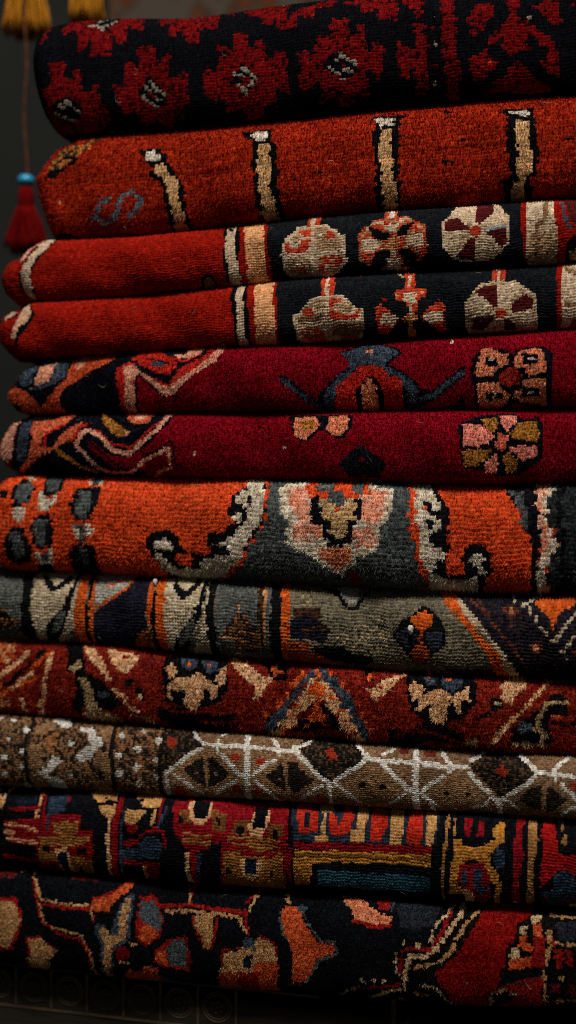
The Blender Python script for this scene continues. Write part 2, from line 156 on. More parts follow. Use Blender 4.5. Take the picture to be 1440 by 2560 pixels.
# woven designs: colour, stroke width (0 = filled), points on the cloth, all in tenths of a millimetre
PAT = {}
PAT['r1'] = """
r1 0 -1574 255 -1586 379 -1562 500 -1394 500 -1226 510 -1046 500 -1022 275 -1082 275 -1130 317 -1130 182 -1166 161 -1226 213 -1214 89 -1238 79 -1346 79 -1358 192 -1382 213 -1382 172 -1406 120 -1454 130 -1454 203 -1478 286 -1526 275
k1 0 -1394 348 -1322 479 -1238 479 -1226 327 -1274 265 -1310 275
w1 10 -1382 317 -1322 306 -1286 275
w1 10 -1346 348 -1274 458
w1 10 -1286 317 -1238 358
r1 0 -1742 234 -1730 365 -1706 386 -1694 244 -1730 213
r1 0 -950 469 -830 479 -710 479 -530 469 -506 234 -554 244 -614 286 -614 151 -710 161 -734 244 -758 265 -794 213 -842 213 -854 337 -914 306
r1 0 -350 500 -206 500 -62 479 -38 161 -98 172 -110 255 -158 224 -206 234 -218 306 -338 327
r1 0 -530 510 -434 520 -422 348 -518 458
w1 10 -122 448 -50 438
w1 10 -710 448 -662 448
r1 0 -1658 68 -1538 68 -1538 -14 -1526 -45 -1478 -56 -1478 6 -1418 6 -1418 -87 -1406 -139 -1334 -139 -1346 -87 -1310 -108 -1298 -170 -1238 -263 -1250 -314 -1334 -377 -1454 -397 -1778 -346 -1718 -325 -1670 -211 -1706 -77 -1658 -77 -1622 -66
k1 0 -1622 -180 -1526 -149 -1442 -201 -1418 -252 -1466 -314 -1538 -314 -1646 -252
w1 10 -1634 -242 -1586 -263
w1 10 -1574 -201 -1550 -221
w1 10 -1562 -273 -1478 -314
w1 10 -1478 -232 -1442 -252
w1 10 -1526 -180 -1502 -211
r1 0 -1046 151 -926 151 -914 68 -890 27 -854 89 -818 99 -818 -66 -770 -77 -710 -25 -698 -87 -710 -108 -674 -242 -722 -252 -746 -232 -758 -283 -722 -335 -770 -335 -806 -294 -842 -387 -950 -325 -998 -366 -1046 -325 -1058 -252 -1142 -294 -1166 -221 -1190 -128 -1202 -87 -1118 -108 -1130 48 -1094 58 -1034 6
k1 0 -974 -14 -950 -66 -854 -149 -842 -201 -902 -252 -1022 -190 -1046 -159 -998 -97
w1 10 -986 -118 -950 -139
w1 10 -962 -77 -926 -118 -854 -170
w1 10 -1010 -170 -962 -211 -902 -252
w1 10 -914 -180 -878 -201
r1 10 -962 -159 -926 -180
r1 0 -398 192 -314 192 -290 79 -230 68 -254 110 -218 141 -194 130 -182 -4 -146 -25 -122 37 -62 37 -38 -25 -26 -232 -110 -190 -134 -304 -194 -283 -230 -377 -338 -366 -326 -304 -386 -304 -446 -304 -446 -242 -518 -221 -542 -232 -566 -190 -590 -159 -590 6 -566 6 -542 -45 -494 -35 -494 37 -422 58 -506 79 -506 130 -434 99 -410 58 -386 58
k1 0 -338 -4 -230 -108 -242 -149 -302 -211 -422 -118 -386 -77
r1 0 -350 -108 -314 -87 -266 -128 -314 -159
w1 10 -338 -35 -290 -77
w1 10 -374 -77 -326 -97
w1 10 -266 -97 -242 -128
w1 10 -398 -128 -362 -149
w1 10 -350 -159 -302 -201
w1 10 -290 -159 -266 -139
d1 0 -650 -377 -530 -366 -542 -529 -662 -529
r1 0 250 192 358 182 358 79 382 58 418 79 418 130 442 120 466 48 466 -45 490 -56 538 17 574 -4 574 -97 562 -108 574 -190 562 -221 538 -232 502 -159 478 -159 478 -325 442 -314 394 -252 370 -356 286 -366 274 -283 226 -314 178 -335 190 -283 166 -180 118 -232 58 -232 46 -170 58 -87 34 6 94 6 130 -35 154 -25 154 79 190 99 250 68
k1 0 298 -25 418 -118 406 -149 334 -211 202 -118 226 -56
w1 10 298 -35 346 -66 418 -118
w1 10 286 -77 310 -108
w1 10 250 -118 286 -159 334 -201
w1 10 346 -139 370 -159
r1 10 322 -108 358 -128
d1 0 10 -356 70 -346 82 -418 -2 -418
d1 0 586 -377 670 -356 670 -418 586 -418
r1 0 -38 244 10 306 94 337 250 427 250 296 130 306 130 213 82 234 34 265 34 172 -38 161
r1 0 322 337 490 317 658 296 658 192 658 141 538 151 538 224 514 255 502 203 442 203 430 286 346 286
r1 0 682 296 826 275 826 172 802 110 778 141 778 203 730 203
r1 0 670 6 718 -25 730 -56 778 -45 766 99 814 99 838 17 850 -87 850 -170 850 -273 838 -335 766 -325 778 -242 778 -170 742 -180 730 -232 682 -221 670 -128
w1 0 898 120 898 110 886 110 886 110 874 110 874 110 874 120 874 120 874 130 886 130 886 130 898 120
w1 0 910 -45 910 -56 910 -56 898 -56 886 -56 886 -45 874 -35 886 -35 886 -25 898 -25 910 -35 910 -35
w1 0 910 -273 910 -283 898 -294 898 -294 886 -294 886 -283 886 -273 886 -263 886 -263 898 -263 910 -263 910 -273
w1 0 910 -366 910 -366 910 -377 898 -377 898 -377 898 -366 898 -366 898 -366 898 -356 898 -356 910 -356 910 -366
r1 0 898 58 898 48 886 48 886 48 874 48 874 58 874 58 874 68 874 68 886 68 886 68 898 58
r1 0 922 -159 922 -170 910 -170 898 -170 874 -170 862 -159 862 -159 862 -149 874 -149 898 -149 910 -149 922 -159
r1 0 922 265 1006 255 1018 68 1030 -108 1042 -242 1042 -397 958 -418 958 -263 946 -97 934 37 934 141
r1 0 1138 192 1234 213 1246 110 1198 79 1186 27 1138 -14 1102 -4 1114 48 1102 99
r1 0 1270 244 1414 234 1378 120 1414 79 1450 68 1498 27 1534 -4 1594 -66 1630 -139 1642 -232 1618 -273 1582 -263 1546 -211 1522 -180 1558 -159 1558 -108 1498 -45 1450 -25 1450 -108 1390 -108 1378 -149 1354 -128 1294 -87 1282 -25 1234 -66 1198 -56 1198 -35 1222 -14 1258 17 1294 48 1318 79 1354 120 1318 182
r1 0 1114 -139 1174 -118 1198 -87 1222 -97 1210 -118 1270 -170 1258 -211 1210 -242 1198 -263 1138 -283 1114 -242
o7 0 1210 -201 1210 -211 1210 -211 1198 -211 1198 -211 1198 -211 1186 -201 1198 -201 1198 -201 1198 -201 1210 -201 1210 -201
o7 0 1234 -170 1234 -180 1234 -180 1222 -180 1222 -180 1222 -180 1222 -170 1222 -170 1222 -159 1222 -159 1234 -159 1234 -170
r1 0 1378 -180 1414 -180 1450 -242 1486 -283 1558 -325 1570 -366 1450 -377 1306 -356 1210 -356 1198 -346 1258 -294 1306 -252 1342 -211
r1 0 1498 151 1618 213 1642 99 1630 17 1594 37 1558 68 1534 110
w1 0 1462 89 1462 79 1450 79 1450 79 1438 79 1426 89 1426 89 1438 89 1438 89 1450 89 1450 89 1462 89
r1 0 1714 192 1738 192 1738 110 1714 130
d1 0 1150 -377 1222 -366 1210 -418 1150 -408
"""
PAT['r2'] = """
m2 0 -1642 178 -1582 247 -1426 281 -1306 432 -1354 298 -1390 229 -1450 186 -1534 135 -1594 100 -1666 100
k2 0 -1690 40 -1642 109 -1582 109 -1534 126 -1450 195 -1438 169 -1534 109 -1618 57 -1690 31
k2 0 -1486 169 -1498 169 -1498 160 -1522 160 -1534 160 -1546 169 -1546 178 -1546 186 -1534 186 -1522 186 -1510 186 -1498 178
k2 0 -1030 186 -886 204 -838 143 -802 66 -742 -3 -706 -90 -694 -202 -682 -331 -802 -438 -838 -228 -850 -81 -886 -3 -958 22 -922 74 -970 135
w2 0 -970 186 -922 186 -874 143 -874 117 -934 109 -970 143
c2 0 -898 91 -850 91 -802 22 -754 -12 -754 -90 -718 -236 -718 -447 -802 -438 -790 -236 -826 -81 -850 5 -922 40
k2 0 -322 264 -178 273 -130 273 -130 160 -94 143 -82 -64 -82 -159 -58 -262 -46 -490 -202 -499 -226 -305 -226 -150 -250 31 -250 160 -226 178 -286 204 -322 229
w2 0 -286 247 -166 255 -154 178 -214 178 -250 212 -274 212
c2 0 -214 152 -130 152 -130 22 -130 -107 -106 -236 -94 -340 -70 -490 -202 -482 -190 -202 -214 -47 -214 57
g2 28 -1222 -90 -1294 -133 -1318 -193 -1282 -245 -1198 -219 -1162 -159 -1138 -81 -1078 -64 -1030 -98 -994 -124 -1030 -150 -1054 -176 -1090 -219
g2 22 -1378 -202 -1318 -210
c2 0 -1570 -90 -1570 -98 -1582 -107 -1594 -107 -1594 -107 -1606 -98 -1606 -90 -1606 -90 -1594 -81 -1594 -81 -1582 -81 -1570 -90
k2 0 -1666 -305 -1546 -305 -1462 -340 -1498 -490 -1714 -430
k2 0 494 273 518 290 662 281 722 281 674 238 686 117 674 -29 686 -150 686 -464 530 -464 530 -219 530 -21 518 160 530 229
w2 0 518 264 638 264 638 204 614 195 590 212 554 195
c2 0 566 178 638 178 626 57 638 -55 662 -219 638 -473 542 -464 578 -271 578 -150 554 5
k2 0 1298 255 1490 247 1490 152 1514 74 1514 -47 1514 -185 1478 -202 1478 -473 1346 -473 1310 -245 1310 -185 1370 -193 1346 -133 1334 -3 1334 83 1334 160 1334 212 1298 221
w2 0 1334 229 1454 238 1454 178 1406 178 1370 204
c2 0 1382 152 1466 152 1466 48 1490 -150 1478 -185 1442 -202 1430 -464 1322 -447 1346 -323 1358 -219 1418 -210 1394 -176 1394 -64 1382 57
k2 0 1082 66 1082 57 1070 57 1058 57 1046 57 1034 66 1034 74 1034 83 1046 83 1058 83 1070 83 1082 74
k2 0 1010 -64 1010 -64 998 -72 974 -72 962 -64 950 -64 950 -55 950 -55 962 -47 974 -47 998 -55 1010 -55
k2 0 194 -64 194 -64 182 -72 170 -72 158 -64 158 -64 158 -55 158 -55 158 -47 170 -47 182 -47 194 -55
k2 0 998 273 986 273 986 264 974 264 962 264 950 273 950 281 950 290 962 298 974 298 986 290 986 290
k2 0 1730 14 1718 14 1718 5 1706 5 1694 5 1682 14 1682 22 1682 22 1694 31 1706 31 1718 31 1718 22
k2 0 926 91 926 83 914 83 902 83 902 83 890 91 890 91 890 100 902 100 902 100 914 100 926 91
k2 0 50 -90 50 -90 38 -98 38 -98 26 -98 26 -90 14 -81 26 -81 26 -81 38 -81 38 -81 50 -81
"""
PAT['r3'] = """
k3 0 -1847 -40 -1823 60 -1787 150 -1631 303 -1595 292 -1667 118 -1739 44 -1787 -35 -1763 -135 -1751 -340 -1892 -256 -1895 -24
c3 0 -1871 -29 -1823 44 -1751 129 -1679 292 -1631 287 -1667 134 -1739 76 -1775 18 -1787 -45 -1775 -119 -1763 -314 -1859 -177 -1859 -114
c3b 0 -1895 29 -1859 107 -1800 250 -1751 287 -1715 324 -1763 155 -1823 71
r3 10 -1847 34 -1775 139 -1679 297
k3 0 -467 334 -347 329 -335 102 -347 -29 -323 -325 -407 -382 -419 -208 -443 -50 -443 71
c3 0 -431 303 -371 308 -371 92 -359 -40 -335 -150 -359 -340 -407 -340 -407 -145 -431 18 -431 118
k3 0 -383 171 -383 160 -395 160 -395 160 -407 165 -407 165 -419 176 -419 276 -407 276 -407 282 -395 271 -395 181
r3 0 -359 329 -167 334 -119 60 -119 -71 -131 -361 -323 -325 -335 -45
p3 0 -323 319 -191 319 -179 65 -167 -66 -155 -319 -299 -314 -287 -77 -311 60
K3 0 -179 334 -47 334 -23 -19 -47 -346 -143 -356 -143 -66 -155 60
k3 0 -647 -330 -587 -135 -527 -119 -503 -166 -479 -314 -467 -377 -563 -377
b3 0 -611 -325 -575 -150 -527 -140 -515 -192 -527 -346
K3 0 -59 334 157 334 373 340 589 329 805 329 1009 329 1213 334 1417 329 1441 -14 1453 -319 1249 -330 1033 -351 817 -367 601 -361 385 -351 157 -377 -59 -351 -35 -19
r3b 0 85 292 169 297 181 129 97 134
c3 0 -59 34 -35 34 -35 55 13 97 37 134 97 134 157 134 229 144 241 113 289 92 301 65 337 50 349 -66 361 -119 325 -140 301 -177 265 -203 145 -319 37 -298 -23 -182 -59 -145 -59 -87 -59 -29
t3 0 145 118 229 113 265 71 313 34 325 -35 181 -35 157 -24
t3 0 13 76 49 86 61 50 1 39
r3b 0 37 107 121 107 121 60 85 60 61 76
r3b 0 61 34 121 44 121 -8 97 -40 -11 -50 -35 -24 -35 23 -11 23 -11 -8 49 -8
c3 0 61 18 61 7 49 -3 25 -3 13 2 1 7 -11 23 1 34 13 39 25 44 49 39 61 29
t3 0 37 23 37 18 37 13 25 13 25 13 13 18 13 23 13 29 13 34 25 34 37 29 37 29
r3b 0 205 65 229 65 229 86 265 81 265 65 277 55 265 34 229 34
c3 0 205 60 205 55 193 50 193 50 181 50 181 55 169 60 181 65 181 71 193 71 193 71 205 65
t3 0 -23 -77 109 -77 145 -140 121 -192 -11 -166
r3m 0 109 -166 97 -177 73 -187 61 -187 37 -182 25 -171 13 -161 25 -150 37 -145 61 -145 85 -145 97 -156
c3 0 61 -119 61 -124 49 -129 49 -129 37 -124 37 -124 37 -119 37 -114 49 -108 49 -108 49 -108 61 -114
r3m 0 169 -82 229 -66 325 -71 325 -124 277 -145 217 -140 205 -198 169 -192
t3 0 229 -135 313 -140 301 -187 205 -203
c3 0 241 -129 241 -135 241 -135 229 -140 229 -135 217 -135 217 -129 217 -124 229 -119 229 -119 241 -119 241 -124
c3 0 277 -103 277 -103 265 -108 265 -108 253 -108 253 -103 241 -98 253 -98 253 -92 265 -92 265 -92 277 -98
c3 25 121 308 145 -19 133 -304
c3 22 -59 -50 121 -56 337 -56
r3 0 253 324 277 340 325 324 325 276 289 276
r3m 0 421 34 445 65 457 86 481 107 493 92 517 144 589 144 577 329 661 329 673 144 733 150 757 129 781 107 805 102 853 76 865 -103 829 -135 805 -156 709 -135 697 -177 757 -187 709 -208 553 -192 613 -140 577 -124 517 -119 493 -161 433 -114
k3 0 493 92 553 76 589 50 625 44 625 13 589 -3 541 13 517 34
k3 0 685 71 757 97 781 92 745 50 733 23 685 13 673 29
k3 0 685 -61 757 -71 793 -114 817 -119 781 -156 709 -129 685 -92
k3 0 541 -66 601 -56 637 -77 613 -140 553 -166 505 -156 517 -114
c3 0 505 118 589 129 589 107 529 107
c3 0 685 134 757 134 745 113 685 113
c3 0 589 102 685 102 673 50 649 44 601 60
c3 0 445 13 529 13 565 -19 565 -40 529 -56 529 -77 457 -66
c3 0 721 -14 745 18 841 13 841 -61 805 -71 757 -56 721 -35
c3 0 601 -119 649 -114 697 -124 697 -192 613 -192
o3 0 601 2 625 -3 637 18 661 13 685 -14 685 -35 661 -66 637 -66 601 -29
c3 20 649 -66 649 -124
w2 0 613 319 637 324 649 139 625 144
o3 0 481 50 481 44 469 39 469 39 457 39 457 44 445 55 457 60 457 65 469 65 469 60 481 55
p3 0 841 60 829 55 829 50 817 50 817 50 805 55 805 60 805 65 817 71 817 71 829 71 829 65
c3 0 949 86 997 139 1045 287 1105 329 1237 297 1321 134 1345 113 1357 -35 1333 -92 1285 -135 1249 -166 1153 -177 1081 -182 1009 -145 961 -92 949 -35
c4 0 973 -3 1117 -3 1117 -29 1069 -92 1009 -129 973 -87
c4 0 1153 -24 1201 -24 1273 -71 1285 -129 1237 -166 1153 -166
m3 0 961 86 997 113 1057 102 1081 60 1117 44 1117 23 1033 23 973 23
m3 0 1141 282 1237 276 1261 150 1225 92 1177 60 1153 76
m3 0 1201 7 1333 23 1345 -56 1309 -87 1285 -82 1273 -56 1237 -14
m3 0 1153 -24 1141 -171 1057 -161 1033 -140 1069 -92 1093 -56 1129 -29
bl3 12 1201 18 1333 34
r3b 0 1189 13 1189 -3 1177 -14 1153 -19 1129 -14 1117 2 1117 18 1117 34 1129 44 1153 50 1177 44 1189 29
r3 0 1129 313 1129 303 1117 308 1105 329 1105 303 1093 329 1093 329 1093 329 1105 324 1105 329 1117 329 1129 319
r3 0 1417 329 1441 329 1453 -8 1465 -203 1441 -198 1429 -56 1417 81
c3 0 1441 329 1585 329 1621 76 1633 -61 1633 -309 1453 -214 1453 -14
t3 0 1477 -24 1633 -8 1633 -309 1465 -208
b3 28 1573 292 1561 71 1513 23 1513 -156
r3 0 1597 329 1645 324 1657 50 1693 -40 1669 -203 1633 -203 1633 -71 1621 50
b5 20 1657 171 1681 50 1705 2
m3 0 1669 276 1753 303 1753 18 1693 34
k3 0 1681 -82 1753 -40 1753 -314 1681 -309
t3 0 1705 -129 1753 -124 1753 -203 1705 -198
"""
PAT['r4'] = """
k3 0 -1851 270 -1738 98 -1774 33 -1846 -49 -1882 -160 -1882 -74 -1894 -18 -1822 88
c3b 0 -1894 129 -1848 265 -1774 119 -1786 58 -1858 7 -1882 -74 -1918 -59 -1906 7 -1870 93
k3 0 -406 300 -298 300 -286 83 -262 -43 -262 -316 -370 -321 -370 -33 -394 93
c3 0 -370 280 -322 290 -310 63 -298 -89 -286 -316 -346 -336 -346 -84 -346 12 -358 93
r3 0 -298 300 -106 300 -82 68 -70 -59 -82 -372 -262 -336 -262 7
p3 0 -262 315 -130 300 -118 68 -94 -54 -94 -326 -238 -341 -226 -69 -238 78
K3 0 -106 295 -34 310 -10 -28 -46 -372 -82 -372 -82 -54 -94 68
k3 12 -502 -191 -442 -180 -370 -206
K3 0 -46 310 170 320 386 330 602 305 818 285 1022 285 1226 300 1430 305 1634 300 1646 -23 1646 -372 1442 -372 1238 -372 1034 -372 818 -372 602 -372 386 -372 170 -357 -58 -367 -22 -18
r3b 0 182 295 266 300 290 73 206 68
c3 22 218 305 242 68
c3 0 14 -33 50 -23 110 28 134 53 194 63 338 63 374 38 422 -8 470 -28 470 -170 434 -211 290 -331 170 -352 62 -311 38 -180 26 -94
t3 0 134 43 242 53 242 2 170 -18 146 7
b3 0 50 -49 98 -43 230 -33 230 -54 182 -94 62 -89
r3b 0 86 -3 122 12 146 -13 170 -38 122 -49 74 -28
r3b 0 254 48 338 43 338 22 290 12 266 -18 314 -28 338 -49 398 -54 446 -23 446 -74 302 -84 254 -64
t3 0 314 12 374 28 410 -3 386 -38 338 -33
c3 0 338 7 338 2 338 2 326 2 326 2 314 7 314 12 314 17 326 17 326 17 338 17 338 12
c3 0 314 -8 314 -13 302 -13 302 -18 290 -13 290 -13 290 -8 290 -3 290 2 302 2 302 2 314 -3
c3 0 182 -38 182 -43 170 -43 170 -43 158 -43 158 -38 158 -38 158 -33 158 -28 170 -28 170 -28 182 -33
b3 0 290 -104 470 -104 470 -165 362 -196 254 -165
r3m 0 62 -114 170 -109 218 -155 230 -311 86 -191
r3m 0 314 -191 434 -180 422 -306 314 -311
c3 0 290 -94 278 -104 266 -114 242 -120 218 -109 194 -99 194 -84 194 -69 218 -59 242 -59 266 -64 290 -79
c3 20 242 53 242 -64
c3 22 50 -94 194 -94
c3 22 278 -89 470 -89
c3 22 242 -114 242 -211
t3 10 626 290 698 175 770 180 854 300
r3b 0 710 270 782 180 782 78 722 83
c3 20 746 175 746 83
r3b 0 662 73 722 83 794 83 854 68 854 38 806 7 794 -59 746 -54 734 -3 662 22
r3b 0 542 -23 578 2 614 -33 650 -64 698 -89 662 -125 614 -191 566 -191 554 -145
r3b 0 818 -89 878 -33 926 2 962 -23 962 -130 986 -170 938 -201 890 -140 842 -109
c3 0 710 58 794 58 794 -3 710 2
c3 0 578 -59 638 -59 686 -89 650 -130 578 -125
c3 0 830 -94 866 -69 950 -59 950 -125 866 -125
o3 0 698 -94 746 -64 770 -59 818 -94 770 -120 782 -170 806 -326 710 -321 746 -150 746 -114
c3 18 758 2 758 -64
r3 0 446 280 446 270 446 265 434 175 434 265 434 270 422 285 422 295 422 310 434 295 434 305 446 285
r3 0 614 17 614 17 602 12 602 12 590 12 590 17 590 22 590 28 590 28 602 28 602 28 614 22
p3 0 686 43 686 38 674 38 674 33 662 38 650 43 650 48 650 53 662 53 662 58 674 53 686 48
p3 0 842 53 842 48 842 43 830 43 818 43 818 48 818 53 818 58 818 63 830 63 842 63 842 58
r3b 0 1238 305 1322 305 1334 109 1250 109
c3 20 1286 295 1286 114
r3 10 1178 300 1250 300 1322 300 1382 320
c4 0 1082 -23 1118 17 1166 68 1190 93 1286 109 1394 98 1442 58 1514 7 1526 -185 1466 -321 1274 -372 1130 -311 1094 -165 1094 -109
c3 0 1286 78 1418 63 1358 -8 1334 -69 1286 -43
c3 0 1106 2 1166 28 1250 -43 1250 -74 1118 -59
m3 0 1154 38 1190 73 1274 83 1286 -43 1262 -59 1226 -13 1190 12
m3 0 1358 -69 1370 -33 1430 7 1442 22 1490 -8 1490 -74 1370 -84
m3 0 1130 -120 1178 -104 1274 -94 1262 -114 1226 -160 1190 -191 1130 -180
m3 0 1322 -120 1370 -135 1406 -196 1322 -206
r3b 0 1334 -89 1334 -104 1322 -114 1298 -120 1286 -114 1274 -104 1262 -89 1274 -74 1286 -64 1298 -64 1322 -64 1334 -79
r3 0 1622 305 1646 305 1658 -18 1658 -372 1634 -362 1634 -18
c3 0 1658 300 1754 330 1754 33 1754 -109 1658 -296 1658 -13
b3 25 1682 169 1754 114
b3 22 1682 -59 1754 -64
r3 0 1682 -316 1754 -135 1754 -372 1682 -372
"""
PAT['r5'] = """
n5 0 -1987 -66 -1906 111 -1808 192 -1604 316 -1436 345 -1220 327 -1004 316 -812 333 -608 339 -416 368 -488 146 -596 77 -680 -15 -776 -106 -860 -89 -968 25 -1016 37 -1016 -89 -1052 -340 -1196 -403 -1460 -409 -1712 -397 -1979 -271
b5 0 -1880 65 -1820 146 -1724 163 -1772 -3 -1844 8
b5 0 -1616 186 -1496 305 -1532 71 -1616 -3 -1724 -38 -1772 -15 -1628 43
p5 0 -1712 151 -1604 186 -1640 37 -1724 -3 -1736 37
o5 0 -1976 -49 -1892 -3 -1796 -43 -1724 -124 -1700 -170 -1628 -66 -1520 54 -1496 197 -1316 333 -1100 356 -1208 169 -1376 83 -1508 -3 -1568 -78 -1568 -124 -1544 -215 -1628 -403 -1880 -328 -1868 -164 -1987 -118
p5 0 -1472 180 -1352 310 -1412 146 -1460 111
n5 0 -1928 -118 -1856 -152 -1916 -294 -1940 -181
n5 0 -1772 -15 -1724 -38 -1676 -95 -1700 -129 -1760 -78
n5 0 -1520 -20 -1376 83 -1208 169 -1100 186 -1148 123 -1160 48 -1160 -89 -1196 -397 -1352 -340 -1520 -317 -1568 -78
r5 0 -1172 94 -1088 146 -1040 129 -1004 65 -860 2 -800 -26 -752 43 -704 94 -596 151 -476 350 -404 339 -488 140 -596 77 -692 -15 -788 -106 -860 -89 -968 25 -1016 54 -1016 -84 -1052 -340 -1148 -328 -1148 -66
p5 0 -1112 106 -1052 123 -1004 71 -920 20 -848 -32 -788 -38 -740 2 -644 65 -536 146 -452 316 -392 333 -488 117 -596 60 -680 -3 -764 -89 -824 -106 -860 -89 -944 8 -1016 48 -1040 14 -1040 -55 -1016 -112 -1040 -317 -1112 -311 -1100 -38
r5 0 -1076 163 -968 299 -836 186 -752 123 -740 65 -800 48 -884 71 -980 117
n5 18 -1028 151 -920 71 -812 25 -740 83 -692 140 -536 197
n5 15 -980 174 -872 140 -776 106
b5 0 -836 111 -836 100 -848 94 -872 94 -896 94 -920 106 -920 117 -920 129 -908 134 -884 134 -860 129 -836 123
r5 20 -1004 134 -884 65 -788 48
p5 0 -800 197 -716 180 -620 322 -572 203 -656 151 -740 151
r5 15 -800 163 -704 129 -608 180 -488 310
n5 0 -608 197 -536 316 -584 151
n5 18 -1028 31 -1016 -43 -1040 -323
n5 15 -1004 48 -920 -32 -824 -118 -752 -101
x5 0 -968 -32 -860 -118 -752 -112 -644 -3 -596 65 -392 60 -188 54 -8 54 -8 -89 -44 -391 -248 -409 -440 -391 -644 -397 -848 -397 -1052 -391 -992 -43
w1 0 -1748 -26 -1748 -32 -1760 -32 -1760 -38 -1772 -32 -1772 -32 -1772 -26 -1772 -20 -1760 -15 -1760 -9 -1760 -15 -1748 -20
n5 0 304 146 400 180 472 203 580 192 676 157 712 123 640 71 628 48 712 8 784 -43 832 -101 892 -101 976 -49 1048 8 1096 31 1096 -26 1036 -66 940 -135 856 -187 796 -227 736 -227 556 -221 364 -227 184 -221 184 -112 232 -66 304 8 376 54 364 94
b5 0 328 140 400 169 472 192 580 180 664 146 688 123 616 71 604 31 532 48 472 54 388 20 364 88
b5 0 388 43 304 -3 232 -89 196 -215 280 -227 292 -89 328 -38 400 14
b5 0 604 43 700 2 772 -49 808 -101 796 -198 748 -227 736 -112 700 -43 604 14
b5 32 832 -158 904 -129 988 -66 1072 -9
n5 50 -44 -9 40 -78 124 -147 196 -198
b5 28 -44 -15 40 -84 124 -152 196 -198
r5 0 292 -78 316 -43 400 14 436 48 496 60 592 31 628 -15 688 -20 712 -89 724 -340 496 -340 280 -328
n5 0 412 -89 460 -66 484 -15 532 -15 580 -72 592 -135 568 -340 424 -323
p6 0 448 -66 484 -49 496 -20 520 -32 532 -61 556 -66 544 -106 556 -158 556 -351 448 -328 460 -129
p6 0 520 140 520 134 520 129 508 129 496 134 484 134 484 140 484 146 496 151 508 151 520 146 520 146
n5 0 964 -221 1084 -152 1084 -323
n5 0 1132 71 1192 129 1348 111 1372 77 1396 111 1564 123 1612 71 1612 -72 1600 -334 1468 -221 1384 -187 1324 -340 1180 -328 1132 -43
p6 0 1156 25 1192 123 1252 134 1288 100 1348 88 1348 25 1288 14 1252 -32 1156 -38
p6 0 1384 48 1420 106 1504 117 1552 100 1576 -26 1468 -38 1444 8 1396 14
p6 0 1168 -66 1300 -72 1312 -106 1360 -135 1348 -175 1300 -221 1192 -323 1168 -135
p6 0 1432 -61 1576 -55 1576 -227 1504 -204 1420 -175 1384 -164 1384 -124 1432 -106
n5 0 1204 71 1276 77 1300 25 1216 25
n5 0 1432 83 1528 77 1528 20 1444 20
n5 0 1216 -124 1300 -124 1324 -158 1228 -175
n5 0 1432 -101 1528 -101 1540 -158 1420 -158
w3 0 1264 60 1264 54 1264 54 1252 48 1240 54 1228 60 1228 60 1228 65 1240 71 1252 71 1264 71 1264 65
w3 0 1504 48 1504 43 1492 43 1480 43 1468 43 1468 48 1456 54 1468 54 1468 60 1480 60 1492 60 1504 54
w3 0 1288 -147 1276 -152 1276 -158 1264 -158 1252 -158 1252 -152 1240 -147 1252 -141 1252 -135 1264 -135 1276 -135 1276 -141
w3 0 1504 -135 1504 -135 1492 -141 1480 -141 1480 -141 1468 -135 1468 -129 1468 -129 1480 -124 1480 -124 1492 -124 1504 -129
o3d 0 1288 -32 1348 8 1384 14 1432 -38 1408 -84 1348 -95 1300 -72
w3 8 1000 174 1012 192
x5 0 1612 -3 1756 -20 1756 -124 1756 -409 1600 -346 1612 -112
"""
